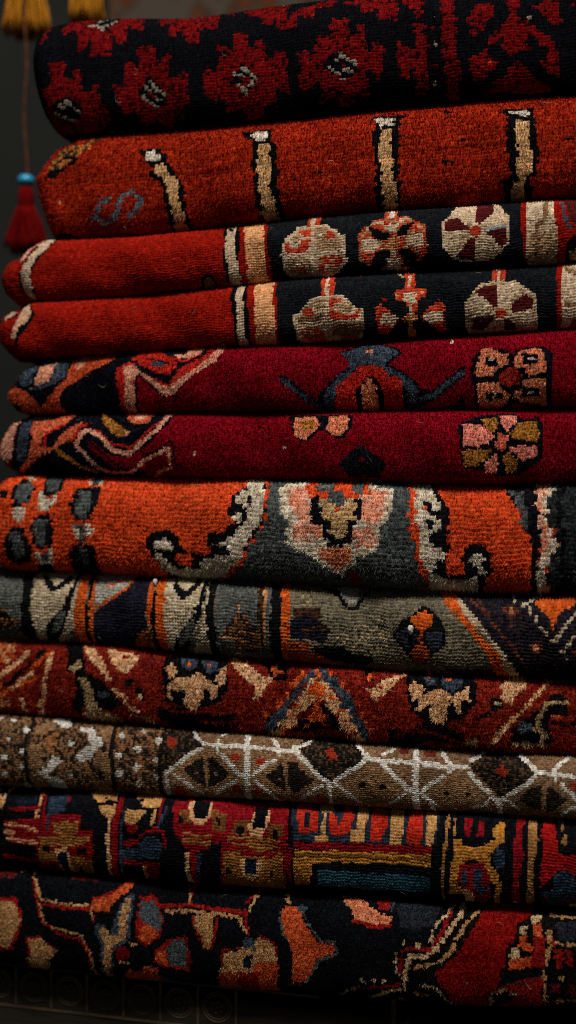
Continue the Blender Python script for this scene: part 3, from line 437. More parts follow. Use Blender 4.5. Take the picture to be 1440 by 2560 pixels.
PAT['r6'] = """
n5 0 -1798 212 -1570 302 -1366 308 -1162 313 -958 319 -754 319 -790 146 -922 8 -1054 -75 -994 -158 -838 -359 -1054 -386 -1258 -381 -1474 -386 -1690 -386 -1943 -325 -1774 -53 -2022 -141 -1858 13
p7 0 -2064 -25 -2024 74 -1966 146 -1870 291 -1870 152 -1894 30 -1906 -97 -1966 -130 -2053 -86
n5 0 -1882 286 -1750 212 -1750 118 -1774 -53 -1834 -175 -1989 -265 -1906 -97 -1894 -25 -1870 118
b5 0 -1834 157 -1774 185 -1762 102 -1786 -9 -1810 -125 -1870 -114 -1870 -25 -1846 91
o6 0 -1762 168 -1594 190 -1438 313 -1510 146 -1606 102 -1666 58 -1690 -9 -1594 -25 -1546 58 -1462 129 -1390 168 -1438 47 -1546 -9 -1690 -81 -1822 -186 -1964 -287 -1786 -97 -1750 30
n5 0 -1666 58 -1594 107 -1450 185 -1438 146 -1558 58 -1654 2
r5 18 -1654 -9 -1654 74 -1522 141
r5 18 -1450 30 -1402 129 -1342 152 -1198 19 -1054 -20 -886 129 -814 201
p7 30 -1426 -9 -1390 74 -1342 102 -1258 58 -1174 -31 -1066 -64 -982 8 -862 102 -766 319
n5 20 -1354 152 -1234 85 -1162 19 -1042 13 -910 129 -862 212
oc6 0 -1318 297 -1198 179 -1102 113 -1054 74 -1126 52 -1186 85 -1246 146
p7 0 -1054 85 -1054 74 -1066 69 -1066 69 -1078 69 -1090 74 -1090 85 -1090 91 -1078 96 -1078 102 -1066 96 -1054 91
o6 0 -1150 302 -1030 308 -910 319 -934 152 -1006 146 -1066 163
p7 0 -1090 297 -958 313 -970 179 -1030 174
x6 0 -1342 47 -1282 2 -1174 -75 -1054 -86 -982 -86 -1042 -158 -1162 -163 -1234 -92 -1330 -25
n5 15 -1354 58 -1294 -9 -1198 -92 -1126 -147
p7 25 -1426 -9 -1354 -75 -1270 -163 -1198 -202 -1054 -191 -958 -103 -790 -20 -778 -75 -778 -152 -862 -175 -958 -314
x6 0 -958 -20 -862 58 -778 146 -766 319 -574 313 -394 319 -214 325 -22 313 -10 -3 -22 -314 -214 -325 -406 -342 -598 -347 -802 -375 -730 -136 -766 -20 -754 47 -838 -20 -958 -86
n5 12 -958 -75 -838 -25 -754 30 -754 -31 -730 -136
oc6 30 -1570 -36 -1486 -92 -1402 -147 -1306 -197
n5 0 -1786 -169 -1642 -81 -1570 -64 -1534 -136 -1522 -320 -1702 -336 -1930 -331
x6 0 -886 -75 -850 -75 -850 -141 -898 -141
w3 0 -610 -53 -610 -58 -610 -58 -622 -64 -622 -58 -622 -58 -622 -53 -622 -47 -622 -42 -622 -42 -610 -42 -610 -47
w3 0 -22 -14 -22 -14 -22 -20 -22 -20 -34 -20 -34 -14 -34 -14 -34 -9 -34 -9 -22 -3 -22 -9 -22 -9
x6 0 -46 358 158 369 374 363 578 369 782 363 986 358 1178 369 1370 369 1562 369 1754 369 1754 63 1766 -86 1754 -392 1574 -386 1370 -392 1178 -386 986 -353 782 -375 578 -381 374 -375 158 -392 -46 -370 -22 -3
n5 0 -10 207 194 207 398 212 398 107 362 47 302 36 230 91 194 91 146 36 74 24 26 85
p6 0 26 185 170 190 194 118 146 69 110 41 50 47 26 107
p6 0 254 196 374 201 374 107 338 58 290 58 230 107 242 146
oc6 0 50 157 158 163 158 107 98 96
n6 0 458 2 506 -25 554 -58 626 -108 590 -147 566 -208 374 -208 350 -136 314 -125 374 -64 410 -25
x6 0 482 -81 482 -86 470 -92 470 -97 458 -97 446 -92 446 -81 446 -75 458 -70 470 -64 470 -70 482 -75
x6 0 494 -191 494 -197 482 -202 470 -208 470 -202 458 -202 458 -197 458 -191 470 -186 482 -186 482 -186 494 -186
n5 0 1058 129 1178 185 1382 212 1430 163 1526 168 1562 102 1550 -81 1406 -163 1274 -163 1214 -125 1094 -125 1070 -31
p8 0 1082 135 1190 129 1274 58 1238 24 1190 2 1094 2
oc6 0 1190 157 1286 179 1298 102 1262 80 1214 118
p8 0 1310 185 1406 190 1406 141 1346 85 1310 141
oc6 0 1430 146 1526 146 1538 47 1514 30 1394 36 1358 80 1394 107
p9 0 1298 80 1358 58 1346 -9 1310 -25 1274 13
p8 0 1370 2 1526 2 1526 -58 1442 -81 1406 -53 1358 -14
oc6 0 1082 -20 1262 -9 1226 -64 1154 -114 1094 -108
p8 0 1286 -25 1298 -108 1286 -147 1226 -141 1214 -97
oc6 0 1322 -53 1358 -31 1394 -64 1418 -86 1394 -147 1346 -141
"""
PAT['r7'] = """
c7 0 -1905 550 -1773 497 -1761 311 -1809 337
k7 0 -1977 206 -1893 223 -1893 171 -1953 162
k7 0 -1881 232 -1845 320 -1761 311 -1725 232 -1773 119 -1845 92
g7 0 -1845 285 -1761 293 -1737 232 -1773 127 -1833 136 -1845 197
c7 0 -1857 75 -1821 119 -1761 119 -1761 75 -1797 -4 -1833 31
k7 0 -1893 -74 -1857 -21 -1785 -21 -1737 -109 -1725 -249 -1833 -301 -1905 -240 -1929 -153
g7 0 -1869 -56 -1797 -48 -1773 -135 -1773 -249 -1833 -240 -1857 -170
k7 0 -1701 506 -1545 523 -1533 223 -1641 171 -1665 232
g7 0 -1665 471 -1569 480 -1557 241 -1641 223
c7 0 -1689 171 -1665 223 -1605 162 -1545 215 -1557 153 -1629 75 -1677 101
k7 0 -1713 40 -1593 75 -1569 -39 -1593 -144 -1665 -179 -1713 -109 -1725 -30
g7 0 -1701 22 -1617 40 -1617 -83 -1641 -161 -1689 -109
c7 0 -1701 -179 -1653 -205 -1593 -161 -1581 -249 -1653 -275 -1701 -240
g7 0 -1605 -214 -1605 -231 -1617 -240 -1629 -240 -1641 -240 -1653 -231 -1653 -214 -1653 -205 -1641 -196 -1629 -188 -1617 -196 -1605 -205
k7 0 -1713 -284 -1593 -258 -1605 -444 -1749 -453
c7 0 -1377 471 -1245 480 -1269 276 -1341 276
g7 0 -1341 471 -1281 453 -1281 276 -1329 276
k7 0 -1425 241 -1245 267 -1257 145 -1305 75 -1341 22 -1425 49 -1449 127
g7 0 -1401 241 -1329 241 -1305 153 -1341 40 -1389 31 -1413 145
c7 0 -1437 5 -1389 5 -1377 -100 -1413 -91
c7 0 -1341 5 -1293 14 -1293 -65 -1329 -91
g7 0 -1389 5 -1341 14 -1341 -109 -1389 -126
k7 0 -1437 -126 -1281 -118 -1281 -231 -1281 -435 -1485 -435 -1461 -214
g7 0 -1389 -135 -1329 -153 -1329 -231 -1377 -310 -1401 -240
g7 0 -165 541 -45 541 15 119 15 -100 -33 -505 -261 -496 -489 -461 -309 -214 -249 -109 -165 5 -129 84 -129 215
o7 30 -177 523 -141 171 -141 75 -213 -13 -261 -109 -285 -196 -417 -293 -489 -453
k7 0 -921 -65 -873 -13 -777 -13 -705 -74 -705 -135 -645 -161 -633 -144 -561 -170 -489 -144 -525 -65 -513 -21 -393 -4 -345 66 -381 92 -369 206 -285 302 -273 497 -189 532 -141 206 -141 75 -237 -83 -285 -179 -417 -301 -501 -435 -633 -444 -777 -461 -849 -258 -921 -144
o7 0 -753 -179 -681 -153 -621 -179 -621 -249 -717 -240 -753 -205
c7 0 -873 -91 -801 -65 -753 -91 -753 -144 -849 -144 -885 -118
c7 0 -885 -170 -849 -161 -801 -205 -753 -258 -585 -266 -561 -196 -489 -170 -453 -153 -381 -161 -489 -91 -429 -74 -357 -39 -297 31 -261 84 -273 136 -225 162 -285 153 -345 180 -333 206 -285 276 -249 506 -189 506 -153 197 -165 57 -213 -13 -261 -100 -285 -170 -393 -266 -489 -418 -669 -435 -789 -328 -849 -240
k7 0 -273 215 -225 215 -225 171 -261 162
k7 0 -309 92 -261 136 -249 57 -285 66
k7 0 -441 -100 -381 -109 -369 -161 -453 -153
c7 0 -357 75 -297 127 -285 57 -309 40
g7 0 -57 532 147 550 363 497 555 532 747 558 759 258 759 84 807 31 807 -135 891 -328 723 -418 531 -444 339 -479 147 -505 -45 -505 3 -100 3 119
c7 0 -69 293 -21 337 111 346 159 506 303 506 435 541 519 337 663 302 663 171 627 75 579 49 591 -21 567 -109 459 -118 423 -188 339 -258 219 -205 171 -144 87 -109 15 -83 -9 -48 15 75 -45 136
s7 0 -9 293 123 302 159 127 207 57 231 -13 135 -56 51 -48 39 31 87 66 39 127 3 206
s7 0 483 232 531 293 627 302 627 162 567 75 519 57 483 92
s7 0 423 40 519 49 579 -13 543 -65 447 -65
s8 0 219 -91 411 -65 423 -161 315 -214 231 -161
c7 0 195 -21 195 -30 183 -39 171 -39 171 -39 159 -30 159 -21 159 -13 171 -13 171 -4 183 -13 195 -13
c7 0 531 -21 531 -30 531 -39 519 -39 507 -39 507 -39 507 -30 507 -21 507 -13 519 -13 531 -13 531 -13
o7 0 111 302 159 506 303 506 435 541 519 258 387 215 315 136 207 223 147 223
g8 0 171 445 267 480 279 285 231 258 171 285
g8 0 363 462 435 497 483 267 411 258
o7 0 351 328 351 311 339 302 327 302 315 302 303 311 291 328 291 337 303 355 315 363 339 355 351 337
g7 0 267 258 315 293 363 258 375 197 327 162 267 197
k7 0 147 223 195 232 219 119 279 101 279 -4 339 -30 375 5 375 92 435 101 435 223 483 215 483 101 435 57 411 -30 351 -74 279 -74 231 -13 231 57 171 66
t7 0 207 223 279 206 315 136 411 215 435 215 435 101 387 101 375 -21 291 -4 279 84 219 119
g7 0 267 258 315 293 363 258 375 197 327 162 267 197
x6 0 399 -223 447 -205 459 -275 471 -444 399 -435
k7 0 1275 523 1395 515 1515 497 1539 162 1539 5 1539 -144 1539 -444 1479 -479 1491 -153 1491 14 1455 49 1419 188 1347 276
g7 0 1335 328 1443 302 1467 188 1479 31 1443 84 1419 188
dg7 0 1635 471 1587 241 1575 153 1623 57 1647 -48 1599 -118 1587 -196 1611 -505 1767 -505 1767 -153 1767 5 1767 171 1755 558 1647 488
c7 0 1503 497 1635 320 1587 241 1575 153 1611 57 1647 -48 1599 -118 1575 -196 1611 -444 1527 -505 1527 -205 1551 -100 1539 57 1527 180
s7 0 1515 355 1575 355 1563 162 1599 -4 1575 -100 1563 -118 1539 84 1527 197
k7 35 1671 488 1659 223 1659 110 1671 -4 1683 -126 1695 -426
o7 0 735 515 783 506 807 206 807 84 831 -13 831 -109 879 -223 903 -275 867 -275 819 -161 807 -39 759 84 759 206
k7 0 843 497 903 488 939 267 999 215 1011 110 999 5 1035 -30 1023 -126 987 -205 1083 -223 1095 -170 1083 -74 1119 -30 1227 -39 1263 -100 1263 -196 1215 -284 1191 -426 987 -496 903 -435 867 -135 867 40 867 215
o7 0 999 -39 1035 -30 1083 -74 1095 -196 999 -179
c7 0 783 506 855 497 915 267 963 188 903 162 867 215 855 171 903 136 963 110 963 49 903 40 879 5 927 -56 987 -83 975 -126 927 -126 927 -214 999 -258 1119 -240 1179 -223 1155 -426 987 -496 903 -453 879 -205 831 -100 831 49 807 110 795 223
k7 0 855 215 891 215 891 180 867 180
k7 0 867 101 915 110 903 57 879 66
c7 0 1143 -100 1179 -74 1227 -109 1191 -135 1227 -196 1191 -205 1155 -161
"""
PAT['r8'] = """
g8 0 -2218 435 -1846 422 -1810 48 -1822 -159 -2038 -371 -1990 22
b8 0 -1990 3 -1930 -17 -1882 -81 -1822 -107 -1870 -159 -2002 -152
k8 0 -1990 -30 -1906 -42 -1894 -88 -1990 -88
k8 0 -1846 422 -1738 390 -1750 106 -1750 -17 -1726 -133 -1702 -371 -1798 -384 -1822 -139 -1810 74
c8 0 -1738 383 -1582 390 -1426 396 -1438 119 -1450 -120 -1558 -378 -1714 -391 -1726 -133 -1750 22 -1738 119
k8 0 -1690 235 -1642 229 -1582 158 -1534 209 -1498 255 -1474 229 -1510 164 -1594 113 -1654 164
k8 0 -1450 370 -1414 370 -1450 132 -1474 -4 -1534 -165 -1654 -391 -1690 -326 -1630 -113 -1522 9 -1474 164
g8 0 -1558 -23 -1498 -4 -1534 -139 -1618 -191 -1582 -94
o8 0 -1426 377 -1366 422 -1366 138 -1366 3 -1366 -126 -1366 -391 -1438 -391 -1438 -113 -1438 67 -1426 184
k8 0 -1366 416 -1330 396 -1330 125 -1330 -10 -1318 -126 -1318 -378 -1366 -384 -1366 -113 -1366 29 -1354 151
o8 0 -1330 390 -1282 370 -1306 125 -1306 16 -1318 -107 -1306 -378 -1330 -365 -1342 -94 -1342 41 -1330 158
lg8 0 -1306 274 -1150 377 -1006 416 -1066 177 -1174 93 -1294 35 -1306 113
o8 20 -1294 16 -1186 93 -1078 171 -994 377
o8 20 -1222 177 -1138 216 -1042 383
n8 0 -1306 -17 -1186 80 -1066 177 -994 403 -910 383 -934 125 -934 3 -922 -88 -1006 -159 -1090 -365 -1306 -378 -1318 -107
o8 0 -934 87 -934 171 -910 267 -886 280 -898 145 -898 22 -874 -101 -910 -75 -934 16
k8 0 -898 370 -862 383 -874 132 -874 22 -850 -68 -838 -333 -886 -339 -898 -88 -898 35 -886 158
o8 0 -886 429 -838 435 -814 145 -814 16 -790 -120 -802 -384 -850 -365 -862 -94 -874 22 -874 145
m8 0 -1078 -365 -1006 -139 -910 -88 -898 -191 -910 -371
c8 0 -838 435 -682 429 -526 429 -550 145 -550 16 -622 -107 -718 -223 -790 -326 -802 -81 -814 67 -814 177
k8 0 -778 222 -754 267 -718 196 -670 171 -634 235 -610 383 -586 242 -634 158 -694 106 -742 171
k8 0 -574 403 -538 409 -550 132 -562 16 -622 -107 -694 -358 -814 -378 -730 -139 -622 3 -574 145
g8 0 -646 -30 -598 3 -622 -120 -718 -204 -718 -152
c8 0 -538 403 -514 403 -526 106 -526 -4 -502 -197 -526 -384 -706 -384 -574 -101 -538 54
k8 0 -526 422 -478 435 -478 151 -478 22 -454 -133 -454 -378 -526 -384 -514 -139 -526 22 -526 138
g8 0 -478 422 -346 409 -214 396 -190 74 -190 16 -154 -101 -130 -346 -298 -378 -454 -371 -466 -42 -466 125
g8 0 -214 396 -118 403 -94 119 -106 -17 -106 -339 -202 -346 -178 -55 -178 100
o9t 20 -214 383 -178 132 -190 16
o9t 18 -154 390 -142 67 -142 -139
b8d 0 -202 390 -166 390 -154 67 -142 -113 -178 -113 -190 41
b8 0 -406 -49 -334 29 -274 48 -226 -30 -178 -36 -154 -152 -250 -210 -346 -204 -346 -113 -430 -120
o9t 12 -310 87 -310 22
o9t 10 -430 -113 -310 -107
k8 0 -130 422 -58 416 -46 87 -34 -68 -46 -371 -106 -352 -106 -17 -106 145
o8 0 -70 422 -22 422 14 145 14 29 14 -101 -10 -384 -46 -371 -34 -36 -46 125
b8d 0 26 80 74 113 206 113 218 54 146 22 62 29
n8 0 26 29 122 67 170 48 278 -17 230 -107 146 -75 62 -94 26 -68
b8d 0 86 -17 230 3 266 -17 122 -62
o8d 0 14 -107 158 -101 134 -152 266 -191 182 -333 -10 -352
k8 0 146 -139 266 -120 386 -107 410 -152 542 -172 494 -236 386 -230 278 -223
dot8 0 422 9 602 93 638 22 650 -133 542 -146 422 -152 278 -75
dot8 0 86 196 158 190 158 113 86 119
k8 0 194 261 314 261 374 138 410 132 482 229 590 396 590 274 518 255 434 119 362 119 302 196
lg8 0 302 261 470 383 434 177 410 145 350 177
o8 10 494 267 590 383
k8 0 842 171 902 145 950 100 998 9 974 -75 902 -126 866 -185 782 -165 722 -94 662 -23 722 74 782 113
o8 0 818 125 866 145 902 106 902 48 866 22 818 29 770 67 770 93
n8b 0 686 -10 758 41 806 -4 806 -62 758 -88 698 -55
n8b 0 866 3 962 29 974 -42 926 -88 878 -68
o8d 20 842 9 830 -36
o8d 0 818 -62 842 -49 902 -101 878 -152 830 -191 794 -165 770 -113
b8d 0 974 -210 1154 -204 1334 -197 1406 -384 1262 -384 1118 -378
k8p 0 1034 267 1226 274 1406 377 1586 377 1766 280 1766 87 1766 -68 1766 -391 1610 -391 1454 -384 1358 -107 1262 -4 1190 87 1118 164
o8 0 914 383 998 377 1082 151 1142 74 1214 -10 1310 -101 1382 -159 1418 -384 1310 -346 1238 -113 1166 -23 1118 48 1046 113 974 190
c8 0 1010 370 1046 255 1118 164 1190 87 1250 3 1322 -75 1394 -172 1454 -384 1406 -384 1310 -101 1238 -4 1166 61 1082 138
b9 18 1106 248 1226 132 1298 41 1382 -49 1478 -191
b9 15 1178 222 1238 125
b9 0 1418 158 1406 138 1394 125 1370 119 1346 125 1334 138 1322 151 1322 171 1346 184 1370 190 1394 190 1406 177
o9t 0 1394 151 1394 138 1382 132 1382 132 1370 132 1358 138 1358 151 1358 164 1370 171 1370 177 1382 171 1394 164
b9 20 1370 125 1382 54
o8 0 1514 222 1586 255 1766 280 1742 190 1658 145 1622 48 1598 119 1538 177
c8 10 1370 383 1394 222
c8 12 1442 184 1478 216 1550 267
c8 12 1478 177 1490 138
c8 12 1526 119 1514 93
c8 12 1550 67 1586 22
c8 12 1598 -17 1646 -4 1682 61 1754 145
c8 12 1670 -81 1730 -4 1766 29
c8 10 1694 -107 1706 -113
b9 0 1562 -55 1562 -75 1550 -88 1526 -94 1502 -88 1490 -75 1490 -55 1490 -42 1502 -23 1526 -17 1550 -23 1562 -36
s7 0 1538 -55 1538 -68 1538 -75 1526 -75 1514 -75 1514 -68 1514 -55 1514 -49 1514 -42 1526 -36 1538 -42 1538 -49
r9 0 1766 -81 1766 -81 1754 -88 1754 -88 1742 -88 1742 -88 1742 -81 1742 -75 1742 -68 1754 -68 1754 -68 1766 -75
"""
PAT['r9'] = """
m9 0 -2050 379 -1882 373 -1870 162 -1918 92 -1990 105
t9 30 -1942 41 -1858 98 -1774 181
t9 30 -1594 181 -1618 111 -1654 -92 -1714 -309
o9 22 -1750 79 -1714 16 -1882 -54 -1978 -111
t9 22 -1882 -67 -1810 -3 -1726 54
k9 0 -1942 -35 -1882 9 -1846 48 -1786 86 -1762 130 -1738 105 -1822 22 -1906 -54
k9 0 -1726 187 -1666 213 -1654 162 -1702 130
m9 0 -1978 -111 -1894 -118 -1894 -194 -2002 -188
t9 22 -1822 -118 -1786 -207
o9 18 -1714 98 -1618 187
t9 0 -1978 41 -1930 41 -1942 3 -1978 3
o9 20 -1978 -35 -1954 -60
t9 20 -1690 -149 -1654 -328
k9 0 -1582 398 -1462 392 -1366 168 -1330 79 -1222 41 -1150 -29 -1090 -99 -1162 -149 -1270 -143 -1330 -92 -1390 -181 -1450 -143 -1402 -22 -1426 67 -1486 86 -1474 149
t9d 0 -1378 41 -1342 48 -1294 -3 -1282 -92 -1234 -149 -1102 -194 -1126 -316 -1354 -316 -1342 -118 -1342 -67
b5 0 -1174 -41 -1186 -60 -1198 -67 -1222 -73 -1246 -73 -1258 -60 -1258 -48 -1258 -35 -1234 -22 -1222 -22 -1198 -22 -1186 -29
t9d 0 -1462 98 -1390 162 -1366 117 -1426 79
t9 0 -1402 264 -1306 232 -1222 149 -1174 79 -1162 35 -1198 41 -1246 111 -1342 181
t9 0 -1234 245 -1006 219 -994 168 -1066 86 -1114 98 -1174 156
r9 0 -1114 213 -1066 206 -1066 175 -1114 187
t9 28 -1150 -16 -1078 -35 -1054 -99 -982 -137
k9 0 -1018 41 -1018 29 -1030 22 -1054 16 -1066 22 -1078 29 -1078 41 -1078 48 -1066 60 -1054 60 -1030 60 -1018 54
k9 0 -994 9 -946 9 -946 -67 -994 -67
t9 0 -946 -48 -946 -54 -958 -60 -970 -60 -982 -60 -994 -54 -994 -48 -994 -41 -982 -35 -970 -35 -958 -35 -946 -41
k9 0 -826 219 -730 251 -598 270 -478 392 -394 213 -382 54 -418 -10 -454 -48 -562 -79 -622 -137 -682 -79 -802 -54 -826 73
t9 0 -790 149 -766 187 -718 143 -730 105 -778 86
t9 0 -778 48 -718 105 -646 98 -586 143 -514 98 -454 60 -454 -10 -490 -29 -502 35 -550 41 -526 -3 -574 -48 -598 -118 -634 -99 -670 -67 -658 9 -694 22 -754 16 -754 -35 -790 -41
t9 0 -478 98 -430 181 -406 194 -394 105 -418 60
b5 0 -718 226 -610 251 -586 168 -622 149 -694 162
b5 0 -586 245 -478 245 -454 162 -502 137 -550 156
o9 0 -634 194 -634 187 -634 181 -646 181 -658 181 -658 187 -670 194 -670 200 -658 200 -646 206 -646 206 -634 200
o9 0 -502 200 -514 194 -514 187 -526 187 -526 187 -538 187 -538 194 -538 200 -538 206 -526 213 -514 206 -514 206
t9 0 -394 270 -334 257 -238 194 -154 137 -106 162 -94 124 -142 86 -178 -3 -214 3 -214 79 -286 124 -358 187
k9 0 -190 366 -34 430 2 137 -82 117 -142 175 -118 219
o9d 0 -130 213 -82 245 -34 187 -82 143
k9 0 -862 -111 -706 -79 -562 -118 -454 -118 -334 -118 -334 -156 -502 -162 -682 -181 -850 -194
r9 20 -778 -111 -682 -124
r9 20 -550 -99 -334 -111
t9d 20 -802 -168 -694 -207
t9d 20 -1018 -162 -886 -200
k9 0 -850 -99 -730 -105 -598 -111 -466 -111 -334 -105 -322 -188 -490 -328 -658 -373 -790 -213
r9 18 -550 -105 -370 -99 -178 -86
r9 18 -574 -168 -358 -162 -142 -156
n5 0 -130 -86 2 -29 -10 -219 -166 -213
b5 0 -118 -99 -22 -54 -10 -105 -106 -124
t9 20 -70 -143 2 -118
r9 20 -766 -118 -598 -111
k9 0 -2014 -316 -1954 -354 -1798 -354 -1654 -373 -1654 -373 -1846 -373 -2038 -373
t9d 18 -1846 -213 -1762 -322
t9 22 -1354 -194 -1234 -213 -1114 -309
k9 0 -202 245 -10 424 2 232 -34 175 -70 143 -130 181
o9 0 -130 206 -82 245 -70 206 -34 187 -82 149
k9 0 446 385 506 392 542 187 506 168
o9 0 506 245 542 245 530 187 506 187
o9 0 50 149 86 213 110 175 74 130 38 92 14 79 14 117
o9 0 -10 60 2 67 14 35 -10 22
o9 0 -58 9 -22 16 -10 -10 -46 -48 -82 -54
o9 0 -166 -73 -106 -67 -106 -99 -154 -105
o9 0 -166 -130 -130 -124 -142 -149 -154 -149
o9 0 254 219 290 226 290 181 266 187
o9 0 338 162 374 168 362 124 338 130
o9 0 374 105 398 111 398 86
o9 0 434 29 458 35 458 16
o9 0 458 -29 506 -16 482 -54
o9 0 494 -73 518 -73 518 -92 494 -92
o9 0 518 -124 554 -118 554 -137 518 -137
b5 0 134 213 158 226 218 270 242 257 254 200 326 175 338 130 374 111 410 73 410 35 446 -3 446 -48 482 -73 506 -130 542 -175 458 -316 398 -99 350 -10 350 67 302 105 254 137 230 162 194 181 146 162 122 143 86 86 74 29 26 -10 -10 -60 -10 -118 -70 -143 -106 -200 -142 -194 -154 -149 -106 -111 -94 -73 -46 -41 2 16 26 54 50 105 98 149
gr9 0 326 156 326 143 314 137 302 137 290 137 278 143 278 149 278 156 290 168 302 168 314 168 326 162
gr9 0 434 29 434 22 422 9 398 9 386 9 374 16 374 29 374 35 386 41 398 48 422 48 434 41
o9 0 206 200 206 187 206 175 194 168 182 175 182 181 170 200 170 219 170 232 182 238 194 232 194 219
t9 0 134 168 170 162 194 175 194 156 230 162 266 143 254 124 290 105 326 67 350 35 350 -10 398 -16 422 -54 410 -92 446 -111 446 -130 482 -194 530 -303 494 -347 446 -316 398 -162 338 -124 338 -54 290 -41 266 3 254 35 230 48 206 54 170 16 110 -35 74 -60 62 -111 38 -156 -22 -188 -34 -354 -130 -219 -34 -162 -82 -137 -10 -111 -10 -73 2 -48 50 -22 50 9 86 29 86 60 122 105 134 137
o9 0 170 137 194 162 218 137 254 105 254 79 218 48 170 60 134 67 134 98
o9 18 134 60 158 41
o9 20 50 -29 74 -16
o9 20 14 -73 38 -86
o9 18 -46 -207 -10 -162
o9 20 278 67 302 54
o9 22 326 -29 374 -16
o9 22 374 -86 410 -67
o9 20 410 -149 470 -200
n5 0 134 -3 170 9 170 -60 134 -79 74 -111 50 -149 26 -188 98 -194 194 -156 314 -149 362 -162 338 -105 314 -60 290 -41 254 3 230 35 218 22 230 -48 278 -60 230 -105
o9 0 182 16 218 41 230 -48 254 -67 242 -105 134 -111 134 -92 170 -60
o9 0 146 -137 134 -143 134 -149 122 -149 110 -149 98 -149 98 -137 98 -130 110 -124 122 -124 134 -124 134 -130
R11 0 278 -118 278 -124 266 -130 254 -137 242 -137 242 -130 242 -124 242 -118 254 -111 254 -111 266 -111 278 -111
b5 12 158 -207 254 -194
t9 0 470 149 542 130 602 200 746 276 686 181 626 124 566 48 542 98
r9 0 602 143 602 137 602 137 590 130 578 130 578 137 578 143 578 149 578 156 590 156 590 156 602 149
k9 0 746 213 794 430 938 430 1082 430 1166 213 1178 86 1094 -10 1010 -35 974 -99 914 -79 818 -16 758 79
b5 0 830 392 938 417 938 187 866 194
b5 0 950 385 1082 430 1094 194 1034 156 974 175
o9 0 902 257 902 245 902 238 890 238 890 238 878 245 878 251 878 257 878 270 890 270 902 270 902 264
o9 0 1022 238 1022 232 1010 226 1010 226 998 226 998 232 986 238 986 245 998 251 998 257 1010 251 1022 245
t9 0 770 168 794 213 866 162 854 124 902 143 950 175 1034 130 1082 156 1130 200 1142 92 1070 111 1094 41 1070 -10 1058 67 1010 98 1010 -3 962 -86 926 -67 902 -29 902 67 878 60 830 3 806 16 842 86 782 92
t9 0 1310 206 1490 366 1454 181 1406 137 1382 73 1322 124 1334 162
k9 0 1334 86 1334 67 1310 48 1298 41 1274 48 1250 60 1250 86 1250 105 1274 124 1286 130 1310 124 1334 111
t9d 0 1310 92 1310 86 1298 79 1298 73 1286 79 1274 86 1274 92 1274 98 1286 105 1298 105 1298 105 1310 98
t9 30 1598 245 1538 156 1454 54 1370 -29 1310 -105 1274 -162
k9 0 1382 -73 1478 3 1598 117 1634 168 1694 149 1718 35 1610 22 1610 -162 1586 -181 1382 -143
t9d 25 1706 111 1586 105 1562 41 1526 -60 1574 -79 1562 -149
t9d 28 1382 -162 1574 -175
b5 0 1502 -54 1502 -73 1478 -86 1454 -92 1430 -86 1418 -73 1418 -54 1418 -41 1430 -22 1454 -22 1478 -22 1502 -35
t9d 0 1094 -194 1130 -137 1190 -137 1178 -207
k9 0 638 -105 770 -118 890 -41 1010 -73 1106 -118 1058 -200 878 -181 710 -316 638 -303
r9d 25 686 -156 818 -111 962 -130 1046 -168
k9 15 1034 -188 1130 -213 1238 -335
k9 18 1178 -16 1262 35
k9 0 1622 -3 1766 -16 1766 -35 1622 -22
o9 20 1634 22 1670 16
"""
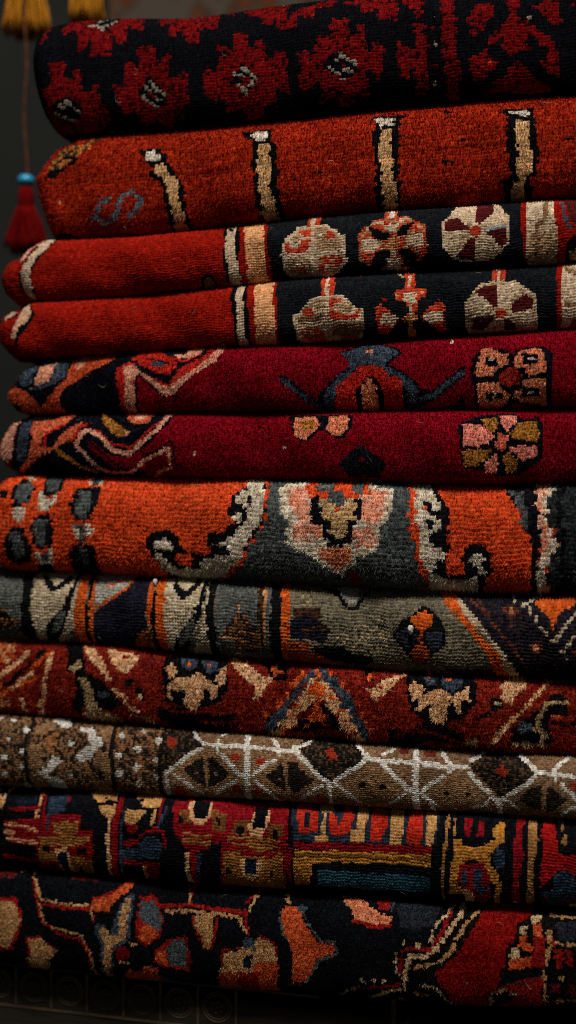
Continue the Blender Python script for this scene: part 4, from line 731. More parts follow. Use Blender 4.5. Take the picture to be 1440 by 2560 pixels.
PAT['r10'] = """
b10m 0 -2014 258 -1762 247 -1522 252 -1294 353 -1054 348 -826 359 -802 41 -826 -171 -1054 -283 -1294 -321 -1522 -326 -1750 -321 -2002 -326 -1942 -52 -1954 89
b10l 0 -1702 171 -1582 231 -1558 160 -1630 133 -1690 117
b10l 0 -1714 79 -1654 68 -1582 -8 -1642 -73 -1714 -46
b10l 0 -1702 -106 -1630 -100 -1582 -166 -1714 -288
b10l 0 -1294 -24 -1222 62 -1162 84 -1162 -79 -1198 -79
b10l 0 -1258 198 -1150 214 -1150 117 -1210 111
b10l 0 -1270 -149 -1162 -90 -1174 -283 -1282 -299
b10o 0 -1618 100 -1582 149 -1522 133 -1534 68 -1498 24 -1558 14 -1594 57
b10o 0 -1366 -19 -1294 -30 -1282 -90 -1330 -79
b10o 0 -1102 106 -1042 117 -1042 79 -1090 57
b10o 0 -970 46 -922 35 -934 -62 -1018 -68
d10 0 -1570 138 -1570 127 -1570 122 -1582 122 -1594 122 -1606 127 -1606 138 -1606 144 -1606 155 -1594 155 -1582 155 -1570 149
d10 0 -1606 111 -1606 106 -1618 100 -1630 100 -1630 100 -1642 106 -1642 111 -1642 117 -1642 127 -1630 127 -1618 127 -1618 122
d10 0 -1474 138 -1474 133 -1486 127 -1498 122 -1510 122 -1522 127 -1522 138 -1522 144 -1510 149 -1498 155 -1486 155 -1486 149
d10 0 -1510 111 -1510 106 -1522 100 -1522 100 -1534 100 -1546 106 -1546 111 -1546 117 -1534 122 -1534 127 -1522 127 -1510 122
d10 0 -1426 57 -1426 51 -1426 46 -1438 46 -1450 46 -1462 46 -1462 51 -1462 57 -1450 62 -1438 68 -1426 62 -1426 62
d10 0 -1390 89 -1390 84 -1390 79 -1402 73 -1414 73 -1414 79 -1414 89 -1414 95 -1414 100 -1402 100 -1402 100 -1390 95
d10 0 -1378 -100 -1378 -111 -1390 -117 -1402 -122 -1414 -117 -1414 -111 -1426 -100 -1414 -95 -1414 -84 -1402 -84 -1390 -84 -1378 -90
d10 0 -1318 -128 -1318 -138 -1330 -144 -1342 -149 -1354 -149 -1354 -138 -1354 -128 -1354 -122 -1342 -111 -1342 -111 -1330 -111 -1318 -117
d10 0 -1366 -155 -1378 -166 -1378 -171 -1390 -176 -1402 -176 -1402 -166 -1402 -155 -1402 -149 -1390 -138 -1390 -138 -1378 -138 -1366 -144
d10 0 -1594 -14 -1594 -24 -1594 -30 -1606 -30 -1618 -30 -1630 -24 -1630 -14 -1630 -8 -1618 3 -1606 3 -1594 3 -1594 -8
d10 0 -1186 73 -1186 62 -1198 51 -1210 51 -1210 51 -1222 62 -1222 68 -1222 79 -1222 89 -1210 89 -1198 89 -1186 84
d10 0 -1222 111 -1222 106 -1222 100 -1234 100 -1246 100 -1246 106 -1246 111 -1246 117 -1246 122 -1234 122 -1222 122 -1222 117
d10 0 -1810 138 -1810 133 -1822 122 -1834 122 -1834 122 -1846 127 -1846 138 -1846 144 -1846 155 -1834 155 -1834 155 -1822 149
d10 0 -1798 57 -1798 51 -1810 46 -1822 46 -1822 46 -1834 51 -1834 57 -1834 62 -1822 68 -1822 73 -1810 68 -1798 68
d10 0 -1882 46 -1882 41 -1894 35 -1906 35 -1918 35 -1918 41 -1930 46 -1930 51 -1918 57 -1906 62 -1894 57 -1882 57
d10 0 -1822 -46 -1822 -52 -1834 -62 -1846 -62 -1858 -62 -1870 -57 -1870 -46 -1870 -35 -1858 -30 -1846 -30 -1834 -30 -1822 -35
d10 0 -1882 -68 -1882 -73 -1894 -79 -1906 -79 -1918 -79 -1918 -73 -1918 -68 -1918 -62 -1906 -57 -1906 -57 -1894 -57 -1882 -62
d10 0 -1822 -117 -1822 -128 -1834 -133 -1846 -133 -1858 -133 -1858 -128 -1858 -122 -1858 -111 -1846 -106 -1834 -106 -1834 -106 -1822 -111
d10 0 -982 149 -982 133 -982 127 -994 122 -1006 122 -1018 133 -1018 144 -1018 155 -1018 165 -1006 165 -994 165 -982 155
d10 0 -922 149 -922 138 -922 133 -934 127 -946 127 -946 133 -958 144 -958 155 -946 160 -946 165 -934 160 -922 155
d10 0 -886 176 -886 171 -886 165 -898 160 -898 160 -910 165 -910 176 -910 182 -910 193 -898 193 -898 193 -886 187
d10 0 -1030 73 -1030 62 -1042 51 -1042 51 -1054 51 -1066 62 -1066 68 -1066 79 -1054 84 -1054 89 -1042 89 -1030 79
d10 0 -898 68 -898 57 -910 51 -922 46 -934 46 -934 57 -946 62 -934 73 -934 79 -922 84 -910 79 -910 73
d10 0 -1006 41 -1006 30 -1018 24 -1018 19 -1030 24 -1042 30 -1042 35 -1042 46 -1030 51 -1018 51 -1018 51 -1006 46
d10 0 -1066 -14 -1066 -19 -1078 -30 -1090 -30 -1090 -30 -1102 -24 -1102 -14 -1102 -8 -1090 -3 -1078 3 -1078 -3 -1066 -8
d10 0 -1018 -8 -1018 -14 -1018 -19 -1030 -24 -1042 -19 -1042 -14 -1042 -8 -1042 -3 -1042 3 -1030 8 -1018 3 -1018 -3
d10 0 -922 24 -922 19 -934 14 -934 14 -946 14 -946 19 -946 24 -946 30 -946 35 -934 35 -934 35 -922 30
d10 0 -874 -24 -874 -35 -874 -41 -886 -46 -898 -41 -910 -35 -910 -24 -910 -19 -898 -8 -886 -8 -874 -8 -874 -14
d10 0 -1042 -84 -1042 -90 -1042 -95 -1054 -100 -1066 -95 -1066 -90 -1066 -84 -1066 -79 -1066 -73 -1054 -68 -1042 -73 -1042 -79
d10 0 -910 -68 -910 -79 -922 -84 -934 -90 -934 -84 -946 -79 -946 -73 -946 -62 -934 -57 -934 -52 -922 -57 -910 -62
d10 0 -994 -106 -1006 -117 -1006 -122 -1018 -122 -1030 -122 -1030 -117 -1030 -106 -1030 -100 -1018 -95 -1018 -95 -1006 -95 -1006 -100
d10 0 -874 -122 -874 -128 -886 -133 -898 -138 -898 -133 -910 -128 -910 -122 -910 -117 -898 -106 -886 -106 -886 -106 -874 -111
d10 0 -1030 182 -1018 171 -1030 165 -1030 160 -1042 165 -1054 171 -1054 176 -1054 187 -1054 198 -1042 203 -1042 203 -1030 193
d10 20 -1558 62 -1498 14 -1474 -19
d10 20 -1330 95 -1402 41 -1438 -19
d10 22 -1318 -24 -1258 -84 -1210 -111
d10 18 -1522 -73 -1558 -122
k10 28 -1750 258 -1714 187 -1738 122 -1750 41 -1738 -46 -1738 -155 -1750 -321
k10 28 -1162 380 -1150 247 -1150 144 -1150 35 -1138 -73 -1162 -326
k10 28 -838 380 -814 209 -814 127 -826 46 -826 -57 -826 -288
w10 0 -1630 380 -1534 364 -1450 198 -1474 176 -1510 176 -1558 209 -1582 214
w10 0 -1390 187 -1306 198 -1270 160 -1270 133 -1234 138 -1210 95 -1234 73 -1282 35 -1294 3 -1366 -24 -1402 -3 -1402 19 -1366 46 -1330 73 -1294 84 -1318 122 -1318 149 -1378 165
w10 0 -1558 3 -1522 3 -1486 -35 -1522 -41 -1558 -79 -1594 -100 -1582 -122 -1546 -122 -1474 -149 -1486 -310 -1558 -272 -1594 -138 -1618 -122 -1654 -100 -1654 -90 -1618 -84 -1630 -62 -1594 -57 -1582 -35
w10 0 -1414 89 -1426 79 -1426 73 -1438 68 -1450 68 -1462 73 -1462 84 -1462 95 -1462 100 -1450 106 -1438 100 -1426 95
w10 0 -1846 209 -1846 203 -1858 198 -1870 198 -1882 198 -1894 203 -1894 203 -1894 214 -1894 220 -1882 225 -1870 225 -1858 220
w10 0 -1726 149 -1726 138 -1738 133 -1750 133 -1750 133 -1762 138 -1774 149 -1774 160 -1762 165 -1762 171 -1750 165 -1738 160
w10 0 -1858 89 -1858 84 -1858 79 -1870 73 -1882 79 -1882 84 -1882 89 -1882 95 -1882 100 -1870 100 -1858 100 -1858 95
w10 0 -1750 30 -1750 24 -1762 19 -1774 14 -1786 14 -1786 19 -1786 30 -1786 35 -1786 41 -1774 46 -1762 41 -1750 41
w10 0 -1870 -14 -1870 -19 -1882 -30 -1894 -30 -1906 -30 -1918 -24 -1918 -14 -1918 -3 -1906 3 -1894 3 -1882 3 -1870 -3
w10 0 -1750 -68 -1750 -73 -1762 -79 -1774 -79 -1786 -79 -1798 -73 -1798 -68 -1798 -62 -1786 -57 -1774 -52 -1762 -57 -1750 -57
w10 0 -1066 155 -1066 144 -1078 133 -1090 127 -1102 133 -1102 138 -1114 149 -1114 165 -1102 171 -1090 176 -1090 176 -1078 165
w10 0 -814 144 -814 133 -826 122 -838 117 -850 122 -862 127 -862 138 -862 155 -850 160 -838 165 -826 160 -826 155
w10 0 -946 84 -946 73 -958 68 -970 62 -982 62 -994 73 -1006 79 -1006 89 -994 100 -970 100 -958 100 -946 95
w10 0 -1078 35 -1078 24 -1090 19 -1102 14 -1114 14 -1126 24 -1126 30 -1126 41 -1114 51 -1102 51 -1090 51 -1078 46
w10 0 -838 24 -838 19 -850 8 -862 8 -862 8 -874 14 -874 24 -874 30 -862 35 -862 41 -850 41 -838 35
w10 0 -958 -24 -958 -35 -970 -46 -982 -52 -994 -46 -1006 -41 -1006 -30 -1006 -14 -994 -8 -982 -3 -970 -3 -958 -14
w10 0 -1066 -68 -1078 -79 -1078 -90 -1102 -95 -1114 -90 -1126 -84 -1126 -73 -1126 -62 -1114 -57 -1102 -52 -1078 -52 -1066 -62
w10d 0 -1426 -106 -1426 -111 -1438 -117 -1450 -122 -1450 -117 -1462 -111 -1462 -106 -1462 -100 -1450 -95 -1438 -90 -1438 -95 -1426 -100
w10d 0 -1858 -111 -1870 -122 -1882 -128 -1894 -133 -1906 -128 -1918 -122 -1918 -111 -1918 -106 -1906 -95 -1894 -95 -1882 -95 -1870 -106
w10d 0 -1738 -266 -1750 -283 -1762 -294 -1774 -299 -1774 -283 -1786 -283 -1786 -272 -1774 -171 -1762 -166 -1750 -160 -1750 -166 -1738 -171
w10d 0 -934 198 -934 187 -946 182 -958 182 -958 182 -970 187 -970 193 -970 203 -970 214 -958 214 -958 220 -946 209
w10d 0 -826 -79 -838 -90 -838 -95 -850 -100 -862 -95 -874 -90 -874 -84 -874 -73 -862 -68 -850 -62 -838 -62 -838 -73
w10d 0 -946 -128 -946 -138 -958 -149 -970 -155 -982 -149 -994 -144 -994 -128 -982 -117 -982 -111 -970 -106 -958 -111 -946 -117
w10d 0 -826 342 -826 241 -826 231 -838 231 -850 236 -850 236 -862 342 -862 359 -862 375 -850 375 -850 380 -838 369
d10m 0 -814 193 -682 380 -550 160 -550 122 -574 106 -658 57 -718 -8 -778 -24 -814 -52 -802 100
x9 0 -790 171 -742 165 -718 138 -742 100 -778 106
b10l 0 -778 -46 -658 35 -538 117 -322 127 -130 133 62 138 206 19 218 -272 26 -283 -190 -321 -394 -326 -598 -326 -802 -326
b10 0 -574 241 -370 369 -166 380 50 380 74 187 -106 176 -274 160 -454 149
d10 0 -670 -24 -610 19 -538 62 -526 -117 -586 -100 -634 -52
d10 0 -502 57 -466 68 -430 30 -358 -24 -406 -73 -466 -122 -502 -117
d10 0 -118 -24 -46 35 -10 79 14 -117 -34 -90 -94 -52
d10 0 50 79 86 84 110 35 194 -30 134 -79 74 -122 38 -117
b10l 0 -442 -35 -442 -41 -442 -46 -454 -46 -454 -46 -466 -41 -466 -35 -466 -30 -454 -24 -454 -19 -442 -24 -442 -24
b10l 0 -574 -41 -574 -46 -586 -46 -586 -46 -586 -46 -598 -46 -598 -41 -598 -35 -586 -30 -586 -30 -586 -30 -574 -35
b10l 0 110 -30 110 -35 110 -41 98 -46 98 -41 86 -35 86 -30 86 -24 98 -19 98 -19 110 -19 110 -24
b10l 0 -10 -41 -22 -46 -22 -46 -22 -46 -34 -46 -34 -46 -34 -41 -34 -35 -34 -30 -22 -30 -22 -30 -22 -35
x9 0 -286 84 -286 73 -298 62 -310 57 -334 62 -346 68 -346 79 -346 89 -334 100 -322 106 -298 106 -286 95
x9 0 -118 79 -118 62 -130 51 -154 46 -166 51 -178 57 -178 73 -178 84 -166 95 -154 100 -142 100 -130 89
x9 0 -286 -117 -286 -128 -298 -138 -322 -149 -334 -144 -346 -138 -346 -128 -334 -111 -322 -100 -310 -100 -298 -100 -286 -106
x9 0 -130 -122 -130 -133 -142 -144 -166 -149 -178 -149 -190 -138 -190 -128 -178 -111 -178 -106 -154 -100 -142 -100 -130 -111
x9 0 -730 -128 -670 -128 -622 -272 -730 -283
w10 25 -670 353 -598 187 -538 149 -430 144 -310 155 -238 155 -58 155 50 149
w10 22 -442 182 -442 106
w10 20 -430 220 -382 258
w10 38 -262 252 -250 155 -238 79 -238 -3 -238 -68 -250 -304
w10 25 -94 225 -46 176 -34 122
w10 25 -550 111 -610 84 -646 57 -694 19 -754 -24 -790 -62 -778 -111 -790 -326
w10 22 -730 -57 -658 -95 -598 -144 -550 -171
w10 28 -406 89 -370 51 -334 19 -286 -24 -250 -30
w10 25 -58 84 -106 62 -154 14 -202 -19
w10 25 -310 -62 -346 -90 -406 -117 -454 -166
w10 22 -178 -57 -142 -95 -82 -133 -22 -256
w10 28 50 187 98 117 146 84 206 30 230 3
w10 22 218 -84 158 -117 122 -155
w10 22 62 176 134 214 170 247
d10m 0 74 182 146 380 266 380 386 380 446 203 518 160 506 106 446 73 398 46 338 -8 290 -57 254 -14 218 19 158 79 122 127
x9 0 242 160 290 193 302 187 314 155 338 144 338 122 302 106 290 100 278 127
b10l 0 386 -35 530 95 602 89 734 -35 674 -128 602 -321 470 -321
b10 0 662 89 794 95 794 -35 746 3
b10 0 854 95 962 95 938 35 866 -24
b10 0 506 380 734 380 950 380 962 144 794 144 614 138
k10 0 518 -35 506 -46 506 -52 494 -57 482 -57 470 -52 470 -41 470 -30 482 -24 494 -19 506 -19 506 -30
k10 0 638 -41 638 -52 626 -57 614 -62 602 -62 602 -52 602 -41 602 -35 602 -24 614 -24 626 -24 638 -30
x9 0 254 -149 254 -166 242 -266 218 -283 206 -277 194 -266 194 -155 206 -138 218 -133 230 -128 242 -128 254 -138
x9d 0 770 209 770 193 758 182 746 176 722 182 710 187 710 198 710 214 722 231 734 236 746 236 758 225
x9d 0 938 198 938 182 926 171 902 171 878 171 866 176 866 187 866 203 878 214 902 220 914 220 926 209
d10 0 26 79 62 79 110 19 158 -24 98 -111 50 -117 26 -73
w10 28 14 149 62 155 98 117 134 84 170 57 194 30 230 -8 278 -35 290 -68 290 -283
w10 25 74 176 134 214 170 353
w10 28 314 -41 350 -3 386 19 422 51 458 73 494 106 518 144
w10 28 374 380 470 198 494 171 530 138 590 127 650 122
w10 22 614 165 662 198 698 247
w10 28 662 127 746 127 842 133 962 117
w10 38 806 380 818 100 818 19 818 -62 818 -261
w10 28 614 106 662 62 686 30 734 -3 770 -46 818 -68
w10 25 962 24 914 -8 878 -35 854 -73
w10 22 866 -90 902 -117 950 -160
w10 22 746 -84 710 -117 662 -155
w10 22 314 -41 374 -79 422 -122 470 -171
w10 22 242 -62 194 -95 158 -122 110 -166
b10l 0 926 -24 1022 57 1130 41 1226 -68 1166 -149 986 -294
d10m 0 1166 203 1190 380 1310 380 1418 380 1466 187 1526 122 1526 89 1490 73 1454 30 1406 -3 1370 -46 1322 -79 1274 -19 1238 14 1178 68 1142 117
x9 0 1286 117 1322 127 1334 155 1346 122 1370 122 1370 100 1346 73 1322 68 1310 89
d10 0 1430 -62 1490 3 1562 30 1574 -138 1514 -128 1466 -100
d10 0 1598 30 1634 14 1670 -24 1718 -57 1658 -111 1598 -155
k10 0 1022 -62 1022 -73 1010 -79 998 -84 998 -79 986 -73 986 -68 986 -57 998 -52 998 -52 1010 -52 1022 -57
k10 0 1154 -62 1142 -73 1142 -79 1130 -84 1118 -84 1118 -73 1106 -68 1118 -57 1118 -52 1130 -46 1142 -46 1142 -57
x9 0 1406 -283 1406 -299 1394 -321 1382 -321 1370 -321 1358 -321 1358 -294 1358 -277 1370 -272 1382 -266 1394 -266 1406 -272
x9 0 1778 35 1778 24 1766 14 1754 8 1742 8 1730 19 1730 35 1730 46 1742 57 1754 62 1766 62 1778 51
b10l 20 1574 24 1574 -160
w10 28 866 117 998 111 1130 111
w10 25 926 348 986 176 1022 133 1022 79
w10 25 986 51 950 19 914 -3 878 -35 866 -57
w10 22 866 -95 902 -122 950 -277
w10 28 1142 165 1178 187 1214 241
w10 28 1142 79 1166 35 1190 14 1226 -24 1262 -46
w10 32 1274 -79 1322 -117 1310 -326
w10 28 1394 380 1454 203 1502 160 1538 117 1610 111 1766 100
w10 28 1526 89 1490 46 1454 14 1418 -19 1370 -52 1322 -95
w10 25 1730 258 1670 176 1634 138 1646 68
w10 25 1682 46 1706 14 1742 -19 1766 -57
w10 20 1250 -106 1226 -138 1166 -160
w10 20 1346 -84 1394 -111 1430 -149
w10 20 1754 -100 1718 -122 1682 -155
"""
PAT['r11'] = """
c11 18 -1930 140 -1930 211 -1894 282 -1798 387 -1690 289
p11 20 -1654 261 -1654 168 -1678 111 -1642 82
r11 22 -1630 261 -1630 104
n11 0 -1846 204 -1690 232 -1690 168 -1822 161
r11 28 -1858 140 -1666 154
r11 0 -1906 61 -1642 97 -1582 132 -1366 132 -1354 40 -1270 47 -1270 -67 -1282 -196 -1486 -372 -1702 -393 -1678 -210 -1918 -196 -1918 -153 -1678 -132 -1666 -89 -1858 -89 -1894 -10
o11 0 -1558 75 -1366 90 -1378 11 -1510 -3 -1558 11
o11 0 -1654 -25 -1474 -10 -1282 4 -1294 -32 -1390 -67 -1642 -89
o11 0 -1654 -103 -1522 -117 -1522 -175 -1654 -217
o11 0 -1438 -139 -1270 -146 -1306 -343 -1438 -357
p11 25 -1906 40 -1786 40 -1666 11
p11 25 -1906 -10 -1846 -10 -1858 -53 -1690 -60
p11 22 -1882 -60 -1678 -67
k11 0 -1906 -132 -1666 -117 -1678 -175 -1906 -167
k11 0 -1630 -82 -1570 -82 -1582 -125 -1630 -125
k11 0 -1390 -82 -1318 -75 -1318 -110 -1390 -117
k11 0 -1558 -217 -1558 -217 -1570 -322 -1582 -329 -1594 -329 -1594 -232 -1594 -217 -1594 -217 -1582 -203 -1570 -203 -1558 -203 -1558 -210
k11 0 -1366 -232 -1366 -329 -1378 -343 -1390 -350 -1390 -336 -1402 -336 -1402 -329 -1390 -224 -1390 -224 -1378 -217 -1366 -217 -1366 -224
c11 0 -1546 -96 -1462 -82 -1438 -139 -1414 -350 -1498 -372 -1522 -175
n11 0 -1522 -125 -1462 -110 -1438 -336 -1498 -336
b11 0 -1606 232 -1474 254 -1474 154 -1594 97
r11 0 -1450 225 -1450 211 -1450 204 -1450 204 -1462 204 -1474 211 -1474 218 -1474 232 -1474 239 -1462 239 -1462 239 -1450 232
r11 25 -1570 104 -1366 118
b11 20 -1594 97 -1594 32
t11 0 -1330 289 -1138 415 -1126 218 -1186 254 -1222 211 -1270 218
k11 0 -1234 282 -1174 225 -1138 225 -1186 197
t11 0 -1258 189 -1138 211 -1126 125 -1162 111 -1222 147
c11 22 -1162 111 -1174 4 -1162 -125 -1174 -379
r11 0 -1126 204 -1078 408 -1078 189 -1102 90 -1102 -82 -1114 -372 -1162 -379 -1150 -89 -1150 90
b11 20 -1066 197 -1078 90 -1090 -125 -1078 -322
t11 0 -1066 408 -934 408 -814 415 -826 225 -874 204 -958 225 -994 275
k11 0 -1042 239 -982 254 -958 218 -1030 204
k11 0 -982 275 -946 275 -946 239 -970 247
t11 0 -1054 189 -910 197 -946 132 -994 97 -1054 104
r11 0 -1054 97 -958 90 -970 54 -1030 47
t11 22 -850 197 -862 111
r11 22 -814 289 -814 104 -886 61
b11 0 -946 -3 -886 47 -814 32 -778 -10 -814 -96 -958 -117 -1090 -132 -1090 -60 -958 -46
r11 0 -1066 -3 -958 4 -958 -32 -1066 -46
r11 20 -946 25 -886 75 -778 82 -766 -25
r11 0 -1078 -132 -946 -132 -802 -117 -874 -372 -910 -372 -922 -160 -1066 -160
t11 20 -922 -167 -922 -386
b11 20 -778 218 -814 104
r11 0 -742 261 -622 289 -418 289 -202 289 2 297 14 239 26 90 14 -60 -10 -336 -226 -379 -430 -379 -394 -67 -394 18 -454 18 -538 -25 -622 -32 -670 32 -706 75
o11d 0 -694 211 -598 204 -598 132 -682 140
o11d 0 -478 225 -370 197 -370 90 -454 90
o11 0 -646 82 -454 75 -466 4 -646 11
o11 0 -358 68 -226 68 -22 61 -10 4 -178 -3 -262 11 -358 32
o11 0 -382 -17 -190 -17 2 -10 -10 -329 -214 -350 -418 -372
o11d 0 -322 154 -226 168 -226 68 -334 82
o11d 0 -106 147 2 154 2 82 -106 75
k11 0 -694 175 -658 175 -658 132 -682 132
k11 0 -442 182 -406 168 -406 125 -430 125
k11 0 -298 118 -262 118 -262 68 -298 75
k11 0 -70 118 -34 111 -34 61 -70 68
r11 0 -274 -17 -154 -25 -34 -17 -58 -53 -274 -53
r11 12 -634 54 -466 47
r11 12 -346 40 -190 32 -22 32
c11 0 -634 275 -598 282 -586 168 -502 168 -526 275 -490 282 -478 182 -514 132 -574 132 -622 182
k11 0 -598 289 -502 282 -502 168 -586 175
c11 0 -202 247 -94 239 -94 161 -118 111 -142 68 -214 82 -238 132 -202 168
k11 0 -190 254 -118 247 -118 118 -202 118
o11d 18 -190 275 -118 282
c11 0 -274 -60 -142 -75 -154 -146 -190 -203 -250 -196 -274 -139
n11 0 -250 -60 -166 -67 -178 -167 -250 -160
k11 0 -334 -146 -334 -153 -346 -167 -358 -167 -358 -167 -370 -160 -370 -153 -370 -139 -358 -132 -346 -132 -346 -132 -334 -139
k11 0 -58 -153 -70 -167 -70 -175 -82 -175 -94 -175 -94 -167 -106 -160 -94 -146 -94 -139 -82 -139 -70 -139 -70 -146
r11 0 -610 -39 -562 -39 -562 -167 -562 -372 -610 -329 -598 -132
c11 20 -622 -53 -622 -146 -610 -314 -562 -364
r11 0 -646 -3 -466 -10 -586 -53
b11 0 -562 -53 -526 -46 -538 -322 -562 -322
k11 0 -526 -39 -394 32 -406 -96 -430 -372 -550 -357
r11 22 14 40 14 -82 2 -224
sl11 0 26 297 218 387 410 394 590 401 782 401 962 408 950 97 770 82 590 75 410 68 230 61 62 61 50 168
R11 0 74 408 146 415 170 247 206 239 206 118 98 111 74 232
n11 0 122 232 158 232 158 147 122 147
t11 0 206 408 314 401 302 247 266 232 266 111 230 111 242 225 218 254
R11 0 362 408 422 408 422 239 434 239 422 154 386 104 290 111 278 232 314 239 350 154 362 239 374 247
t11 0 458 394 506 394 518 218 506 161 506 75 422 68 422 147 458 154 446 254
R11 0 530 394 626 394 638 168 602 82 542 82 542 147 542 211
t11 0 662 401 734 401 746 154 734 75 662 75 662 204
R11 0 770 401 854 394 866 197 854 90 770 90 770 232
t11 0 878 297 950 297 938 147 926 82 878 97 890 175
t11 0 194 104 278 97 278 61 194 61
r11 0 62 54 278 61 494 68 710 75 926 90 926 40 722 25 530 25 374 18 218 18 62 18
oc11 0 74 11 290 18 506 25 710 25 926 40 914 -39 770 -39 650 -39 530 -46 350 -53 182 -60 170 -203 62 -217
b11b 5 86 -25 290 -17 506 -10 710 -10 914 4
r11 20 50 18 38 -196
k11 0 182 -60 362 -60 554 -53 734 -53 926 -46 914 -357 734 -350 542 -357 350 -386 158 -386
te11 0 218 -103 386 -103 566 -103 734 -103 914 -96 902 -210 734 -210 554 -217 386 -217 206 -217
r11 15 62 -364 218 -350 374 -343 518 -357 710 -343 902 -336
k11 0 926 97 1010 118 986 -46 962 -350 914 -336 926 -53
t11d 20 1010 268 1010 140 986 -39 986 -329
t11d 15 1058 254 1058 161
oc11 0 1058 132 1106 132 1094 97 1214 97 1298 147 1274 204 1322 254 1358 239 1346 132 1298 97 1274 61 1262 11 1310 -46 1334 -117 1322 -379 1286 -379 1298 -132 1262 -89 1214 11 1142 18 1082 -32 1070 -132 1118 -167 1118 -196 1022 -203 1046 11
r11 0 1106 268 1154 275 1154 147 1118 154
r11 0 1190 247 1226 247 1238 154 1190 161
k11 0 1238 125 1238 118 1226 111 1214 104 1190 104 1178 111 1178 125 1178 132 1190 140 1202 147 1226 147 1238 140
r11 0 1082 -17 1226 11 1274 -96 1274 -224 1202 -314 1142 -182 1082 -103
b11 0 1106 -39 1142 -39 1130 -139 1094 -103
b11 0 1166 -39 1226 -39 1214 -139 1262 -125 1262 -175 1190 -196 1166 -110
c11 0 1118 -167 1142 -153 1178 -196 1142 -379 1118 -314
b11 0 1310 111 1358 75 1346 -17 1310 -32 1286 40
r11 0 1418 289 1466 297 1454 154 1466 68 1442 -60 1442 -379 1382 -379 1406 -39 1406 82
t11d 0 1490 282 1538 282 1550 154 1526 40 1526 -82 1514 -379 1466 -379 1490 -82 1490 82
R12 0 1586 297 1622 304 1658 204 1658 82 1778 82 1778 -39 1634 -53 1562 -132 1562 -17 1574 111 1562 204
k11 0 1646 268 1730 247 1742 140 1658 118
t11d 0 1694 204 1718 182 1718 132 1682 147
t11d 0 1658 304 1706 297 1682 225
b11 0 1658 -17 1742 -17 1778 -89 1778 -217 1682 -343 1562 -329 1562 -160 1646 -139 1634 -67
r11 0 1622 -196 1610 -203 1610 -210 1610 -210 1598 -210 1598 -203 1598 -196 1598 -189 1598 -182 1610 -175 1610 -182 1610 -189
t11 0 1694 -329 1778 -224 1778 -379 1694 -379
r11 12 1670 -217 1778 -203
"""
